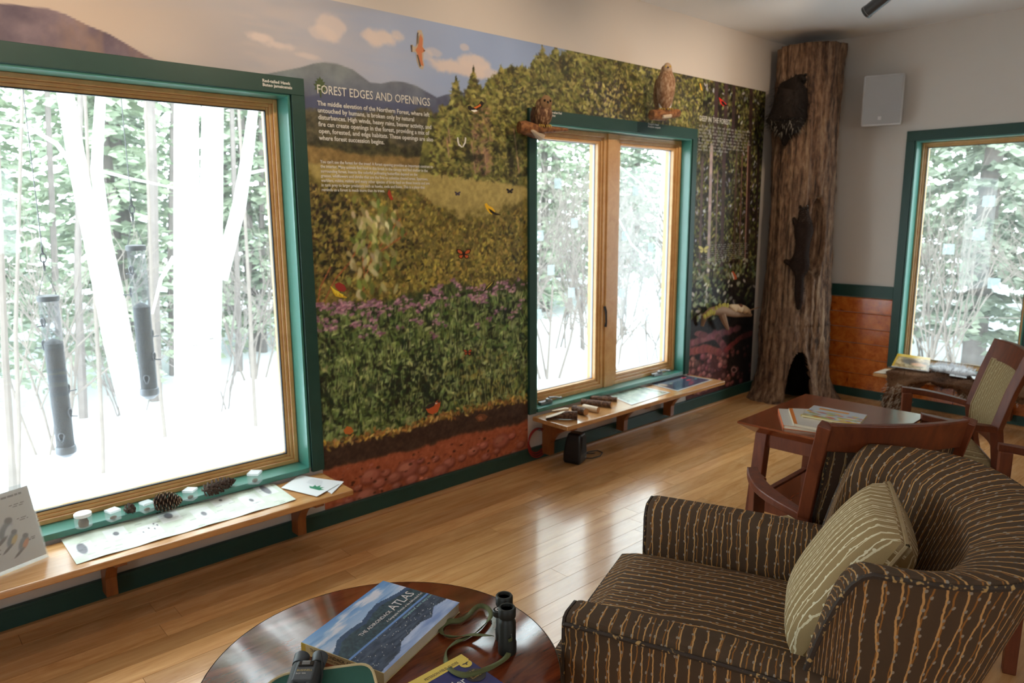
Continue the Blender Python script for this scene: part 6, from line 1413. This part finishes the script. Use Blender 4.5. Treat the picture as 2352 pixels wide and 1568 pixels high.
plain('orange_board', lin((226, 110, 40)), .4); plain('page_cream', lin((206, 190, 164)), .8, var=.06, scale=200); plain('yellow_board', lin((222, 196, 90)), .4); plain('cream_spine', lin((206, 184, 132)), .5)
def sq(p0, p1, p2, p3, z): return [on(p, 'z', z) for p in (p0, p1, p2, p3)]
TZ = .5905
A, B = grid_uv(40, 50); im = np.ones((40, 50, 3))*np.array((216, 208, 198))/255; im[(abs(B-.5) < .05) & (A > .3)] = np.array((150, 140, 132))/255
flat_book('picture_book', 'white book with a bright orange spine at the bottom of the stack', sq((1800, 976), (1890, 988), (1872, 942), (1788, 938), TZ+.014), .014, im, 'orange_board', 'page_cream', TZ, 'books on the side table')
im2 = im.copy(); im2[(A < .1)] = np.array((226, 130, 60))/255; im2[(abs(B-.6) < .06) & (A > .25) & (A < .7)] = np.array((206, 150, 90))/255
flat_book('picture_book', 'thin pale book with an orange strip under the colourful one', sq((1824, 972), (1915, 990), (1905, 940), (1812, 937), TZ+.026), .011, im2, 'page_cream', 'page_cream', TZ+.0145, 'books on the side table')
im3 = np.ones((40, 50, 3))*np.array((196, 200, 206))/255
for _ in range(70):
    c = RND.choice(((226, 186, 70), (206, 120, 90), (150, 170, 200), (226, 220, 190), (160, 180, 120))); blob(im3, A, B, RND.random(), RND.random()*.6, .05+.05*RND.random(), .04, c)
im3[(abs(B-.8) < .06) & (A > .15) & (A < .7)] = np.array((214, 140, 60))/255; im3[B < .05] = np.array((226, 206, 90))/255
flat_book('picture_book', 'colourful illustrated book lying on top of the orange-spined book', sq((1840, 952), (1972, 976), (1992, 952), (1870, 930), TZ+.034), .007, im3, 'yellow_board', 'page_cream', TZ+.0265, 'books on the side table')

# ------------------------------------------------------------------ things on the round table
RZ = .5005
ny, nx = 120, 160; A, B = grid_uv(ny, nx); sh = (ny, nx)
im = np.zeros(sh+(3,)); g = (B-.62)/.38; im[:] = (np.array((196, 204, 222))*(1-np.clip(g, 0, 1))[..., None]+np.array((96, 142, 196))*np.clip(g, 0, 1)[..., None])/255
st = fbm(sh, (16, 4), 71, 5); cl = np.clip((st-.47)*5, 0, 1)[..., None]; im = im*(1-cl)+np.array((216, 212, 220))/255*cl
im += (np.clip((fbm(sh, (18, 4), 75, 4)-.55)*4, 0, 1))[..., None]*(np.array((84, 130, 186))/255-im)*.8
ridge = np.interp(A, [0, .06, .14, .22, .32, .42, .5, .56, .60, .66, .72, .8, .9, 1], [.60, .64, .71, .72, .715, .70, .725, .755, .75, .775, .76, .73, .70, .69])+(fbm(sh, (2, 60), 72, 2)-.5)*.015
mt = B < ridge; fz = fbm(sh, (40, 50), 73, 3); im[mt] = (np.array((44, 70, 84))/255+(fz[mt, None]-.5)*np.array((.16, .2, .18))); up_m = mt & (B > ridge-.06); im[up_m] = np.array((52, 78, 112))/255+(fz[up_m, None]-.5)*.1
sh_l = np.interp(A, [0, 1], [.40, .40]); bl = abs(B-sh_l) < .012; im[bl] = np.array((108, 146, 206))/255; wt = B < sh_l-.012; im[wt] = np.array((58, 74, 96))/255+(fbm(sh, (50, 16), 76, 3)[wt, None]-.5)*.25
sp = wt & (B > .12) & (np.random.default_rng(4).random(sh) > .985); im[sp] = np.array((200, 206, 214))/255
rb = B < np.interp(A, [0, .25, .35, .45, .62, .72, .85, 1], [.03, .06, .14, .15, .16, .11, .2, .16]); im[rb] = (np.array((160, 176, 212))/255+(st[rb, None]-.5)*np.array((.6, .5, .3)))
im = np.clip(im, 0, 1)
cs = [on(p, 'z', RZ+.026) for p in ((882, 1545), (1056, 1383), (880, 1333), (692, 1474))]
AT, q, o = flat_book('atlas_book', 'thick paperback atlas with a blue lake and mountain cover', cs, .026, im, 'cream_spine', 'page_cream', RZ, None, 3)
ex = (q[1]-q[0]).normalized(); ey = (q[3]-q[0]).normalized(); zt = Vector((0, 0, .0266)); U = (q[1]-q[0]); V2 = (q[3]-q[0])
plain('cover_cream', lin((214, 206, 204)), .4, var=0); plain('cover_mint', lin((150, 190, 190)), .4, var=0); plain('ink', lin((52, 44, 44)), .5, var=0); plain('ink_soft', lin((110, 90, 70)), .5, var=0)
def on_cover(nm, b, s, u, v, wd, mt, par, **k): return text_obj(nm, b, s, mt, par, frame_m(q[0]+U*u+V2*v+zt, ex, ey), extrude=.0001, width=wd, **k)
on_cover('title', 'THE ADIRONDACK', .0145, .26, .535, .114, 'cover_cream', AT)
on_cover('title', 'ATLAS', .036, .655, .525, .086, 'cover_cream', AT)
on_cover('subtitle', 'A Geographic Portrait of the Adirondack Park', .0105, .50, .455, .145, 'cover_cream', AT, shear=.25)
on_cover('authors', 'JERRY JENKINS  WITH  ANDY KEAL', .0075, .60, .345, .12, 'cover_mint', AT)
sx = (q[0]-q[3]).normalized(); so = sx.cross(Vector((0, 0, 1)))
T3 = lambda nm, b, s, d, z, wd, mt, **k: text_obj(nm, b, s, mt, AT, frame_m(q[3]+sx*d+so*.0016+Vector((0, 0, z)), sx, (0, 0, 1)), extrude=.0001, width=wd, **k)
T3('spine_title', 'THE ADIRONDACK ATLAS', .0115, .026, .0125, .135, 'ink'); T3('spine_subtitle', 'A Geographic Portrait of the Adirondack Park', .006, .034, .0055, .12, 'ink_soft', shear=.25)
MB().add([q[3]+so*.0014+Vector((0, 0, .0004)), q[3]+sx*.013+so*.0014+Vector((0, 0, .0004)), q[3]+sx*.013+so*.0014+Vector((0, 0, .0255)), q[3]+so*.0014+Vector((0, 0, .0255))], [(0, 1, 2, 3)]).build('spine_panel', plain('spine_gold', lin((196, 166, 66)), .5), AT)
# green padded case
plain('green_cloth', lin((44, 92, 78)), .8, var=.1, scale=200, bump=.2); plain('tan_edge', lin((206, 182, 136)), .7)
gc = [on(p, 'z', RZ+h) for p, h in (((540, 1640), .030), ((872, 1600), .034), ((852, 1521), .060), ((640, 1548), .052))]
go = sum(gc, Vector())/4; go.z = RZ; GC = thing('green_case', 'flat green cloth case with rounded corners and tan edging', 'case', go)
def rounded(c, r, n=6):
    out = []
    for k in range(4):
        p, a, b = c[k], c[k-1], c[(k+1) % 4]; u = (a-p).normalized(); w = (b-p).normalized()
        for j in range(n+1):
            t = j/n; out.append(p+u*r*(1-t)**2+w*r*t**2)
    return out
gq = rounded([Vector((c.x-go.x, c.y-go.y, c.z-RZ-.029)) for c in gc], .028); n = len(gq)
MB().add([p+Vector((0, 0, z)) for z in (.0, .029) for p in gq], [tuple(range(n-1, -1, -1)), tuple(range(n, 2*n))]+[(j, (j+1) % n, n+(j+1) % n, n+j) for j in range(n)]).build('shell', 'green_cloth', GC, bevel=.003)
for z in (.003, .028): MB().tube([p*1.004+Vector((0, 0, z)) for p in gq+[gq[0]]], .0030, 6, False).build('edging', 'tan_edge', GC, smooth=True)
# black binoculars lying on the case
plain('rubber_grey', (.055, .06, .068), .45, var=.1); plain('gold_ink', lin((196, 168, 96)), .4, var=0); plain('lens_glass', (.01, .012, .02), .05)
bp_ = on((706, 1556), 'z', RZ+.048); BN = thing('black_binoculars', 'compact black binoculars lying on the green case', 'binoculars', (bp_.x, bp_.y, RZ+.0475), rot=(.13, 0, -.70)); BN.scale = (.86, .86, .86)
for sg in (-1, 1):
    MB().tube([(sg*.019, -.055, .018), (sg*.020, .012, .018), (sg*.021, .018, .018)], [.0165, .0165, .015], 20).build('barrel', 'black_matte', BN, smooth=True)
    e = MB().tube([(sg*.021, .018, .019), (sg*.021, .046, .0195), (sg*.021, .047, .0195)], [.0165, .0185, .015], 20).build('eyecup', 'rubber_grey', BN, smooth=True)
    MB().lathe([(.002, 0), (.012, 0)], 16, (0, 0, 0)).build('lens', 'lens_glass', e).matrix_local = Matrix.Translation((sg*.021, .0475, .0195)) @ Matrix.Rotation(-math.pi/2, 4, 'X')
MB().box((0, -.015, .028), (.046, .062, .016)).build('bridge', 'rubber_grey', BN, bevel=.004, seg=3); MB().box((0, .004, .0365), (.034, .014, .004)).build('window', 'black_gloss', BN, bevel=.001)
MB().tube([(-.009, .006, .034), (.009, .006, .034)], .0075, 14).build('focus_wheel', 'grey_metal', BN, smooth=True)
text_obj('lettering', 'BUSHNELL', .008, 'gold_ink', BN, frame_m((-.017, -.018, .0363), (1, 0, 0), (0, 1, 0)), extrude=.0001, width=.034); text_obj('lettering', '8x21 WA', .006, 'cover_cream', BN, frame_m((-.017, -.027, .0363), (1, 0, 0), (0, 1, 0)), extrude=.0001, width=.022)
MB().tube([(.024, .040, .037), (.034, .012, .034), (.040, -.02, .024), (.038, -.05, .01)], .0018, 6).build('strap_cord', 'black_matte', BN, smooth=True)
# upright olive binoculars with strap
plain('olive_rubber', (.012, .012, .009), .5, var=.3, scale=30); plain('olive_strap', lin((92, 94, 54)), .8, var=.15, scale=80)
ba = on((1166, 1500), 'z', RZ); bb_ = on((1158, 1462), 'z', RZ); UB = thing('standing_binoculars', 'dark olive binoculars standing upright on the round table', 'binoculars', (ba+bb_)/2); mid = (ba+bb_)/2
for k, c in enumerate((ba-mid, bb_-mid)):
    c = c*(.025/max(.01, c.length)); z0 = 0.0
    MB().lathe([(.020, 0), (.0205, .004), (.0205, .024), (.019, .029), (.0195, .072), (.017, .077), (.0155, .082), (.0185, .084), (.0195, .087), (.0195, .104), (.0175, .107), (.014, .107), (.013, .100)], 26, (c.x, c.y, 0)).build('barrel', 'olive_rubber', UB, smooth=True)
    MB().lathe([(.001, .1005), (.0125, .1005)], 18, (c.x, c.y, 0)).build('lens', 'lens_glass', UB)
d_ = (bb_-ba).normalized(); sd = Vector((d_.y, -d_.x, 0)); sd = sd if sd.dot(Vector((AR.x, AR.y, 0))) < 0 else -sd
MB().box((sd.x*.006, sd.y*.006, .048), (.03, .022, .05), rot=(0, 0, math.atan2(d_.y, d_.x))).build('hinge', 'olive_rubber', UB, bevel=.004); MB().lathe([(.012, .074), (.013, .076), (.013, .086), (.011, .088)], 20, (sd.x*.016, sd.y*.016, 0)).build('focus_wheel', 'olive_rubber', UB, smooth=True)
MB().lathe([(.0035, .0883), (.0075, .0883)], 18, (sd.x*.016, sd.y*.016, 0), cap=False).build('emblem', 'cover_cream', UB)
bu = (ba-mid)*1.0; fr = (CAM-mid); fr.z = 0; fr.normalize(); bk_ = (ba-mid).normalized()*.021+fr*.0205+rt*.004
MB().tube([bk_+rt*-.006+Vector((0, 0, .052)), bk_+rt*.006+Vector((0, 0, .052)), bk_+rt*.006+Vector((0, 0, .038)), bk_+rt*-.006+Vector((0, 0, .038)), bk_+rt*-.006+Vector((0, 0, .052))], .0012, 5).build('buckle', 'grey_metal', UB)
def ribbon(pts, w):
    P = []
    for k in range(len(pts)-1):
        p0, p1, p2, p3 = pts[max(k-1, 0)], pts[k], pts[k+1], pts[min(k+2, len(pts)-1)]
        for j in range(6):
            t = j/6; P.append(.5*((2*p1)+(p2-p0)*t+(2*p0-5*p1+4*p2-p3)*t*t+(3*p1-p0-3*p2+p3)*t*t*t))
    P.append(pts[-1]); rows = []
    for k, p in enumerate(P):
        d = (P[min(k+1, len(P)-1)]-P[max(k-1, 0)]).normalized(); s_ = d.cross(Vector((0, 0, 1))).normalized(); a = .55+.5*math.sin(k*.35); u = (Vector((0, 0, 1))*math.sin(a)+s_*math.cos(a))*w/2
        z = max(p.z, abs(u.z)+.001); c = Vector((p.x, p.y, z)); rows.append([c-u, c+u])
    m = MB().sheet(rows); return m
sp_ = [(1172, 1466, .045), (1172, 1488, .016), (1160, 1512, .008), (1118, 1536, .02), (1075, 1550, .022), (1040, 1541, .022), (1024, 1518, .010), (1026, 1494, .005), (1048, 1474, .005), (1085, 1457, .005), (1112, 1436, .005), (1128, 1412, .005), (1118, 1395, .005), (1098, 1392, .006), (1078, 1410, .005), (1058, 1424, .005), (1030, 1428, .005), (1013, 1440, .005), (1018, 1457, .005), (1042, 1462, .006), (1085, 1457, .010), (1132, 1460, .02)]
st_ = ribbon([on((x, y), 'z', RZ+z)-mid for x, y, z in sp_], .0115).build('strap', 'olive_strap', UB, smooth=True, auto=False); so_ = st_.modifiers.new('t', 'SOLIDIFY'); so_.thickness = .0012; so_.offset = 0
# field guide
fc = [on(p, 'z', RZ+.018) for p in ((1060, 1502), (1182, 1586), (1056, 1690), (930, 1572))]
A, B = grid_uv(60, 60); im = np.ones((60, 60, 3))*np.array((36, 44, 104))/255; im[A < -1] = 0
gr = (B < .0); g2 = (A > .62)&(B > .28); im[g2] = (np.array((92, 122, 74))/255+(fbm((60, 60), (8, 8), 88, 3)[g2, None]-.5)*.3)
band = A*0+B; im[(A+0*B) < -1] = 0
FG, q2, o2 = flat_book('field_guide', 'small blue field guide with a yellow band along its edge', [fc[0], fc[1], fc[2], fc[3]], .018, im, 'yellow_board', 'page_cream', RZ, None, 3)
f2 = lambda a, b, z=.0184: q2[0]*(1-a)*(1-b)+q2[1]*a*(1-b)+q2[2]*a*b+q2[3]*(1-a)*b+Vector((0, 0, z))
MB().add([f2(0, 0), f2(.15, 0), f2(.15, 1), f2(0, 1)], [(0, 1, 2, 3)]).build('yellow_band', plain('guide_yellow', lin((226, 194, 90)), .4), FG)
e1 = (q2[0]-q2[3]).normalized(); e2 = (q2[0]-q2[1]).normalized(); Lb = (q2[0]-q2[3]).length
text_obj('band_lettering', 'PETERSON FIELD GUIDES', .011, 'ink_soft', FG, frame_m(f2(.11, 1, .0188)+e1*(Lb*.26), e1, e2), extrude=.0001, width=Lb*.58)
text_obj('title', 'Feeder', .034, 'cover_cream', FG, frame_m(f2(.44, 1, .0188)+e1*(Lb*.22), e1, e2), extrude=.0001, width=Lb*.46)
for nm, a, b, r, mt, z in (('emblem', .19, .10, .0135, 'guide_yellow', .0187), ('badge', .44, .16, .022, 'ink', .0187)):
    c = f2(a, b, z); MB().add([c+Vector((r*math.cos(t), r*math.sin(t), 0)) for t in [2*math.pi*j/24 for j in range(24)]], [tuple(range(24))]).build(nm, mt, FG)
c = f2(.19, .10, .0190); wg = [(-.010, .001), (-.004, .003), (0, .0015), (.004, .003), (.010, .001), (.004, -.0005), (.001, -.002), (.002, -.005), (-.002, -.005), (-.001, -.002), (-.004, -.0005)]
MB().add([c+e1*x+e2*y for x, y in wg], [tuple(range(len(wg)))]).build('emblem_bird', 'ink', FG)
text_obj('badge_lettering', 'how to\nidentify\nand Feed\nEastern', .0075, 'gold_ink', FG, frame_m(f2(.36, .25, .0190), e1, e2), extrude=.0001, width=.028, line=.9)
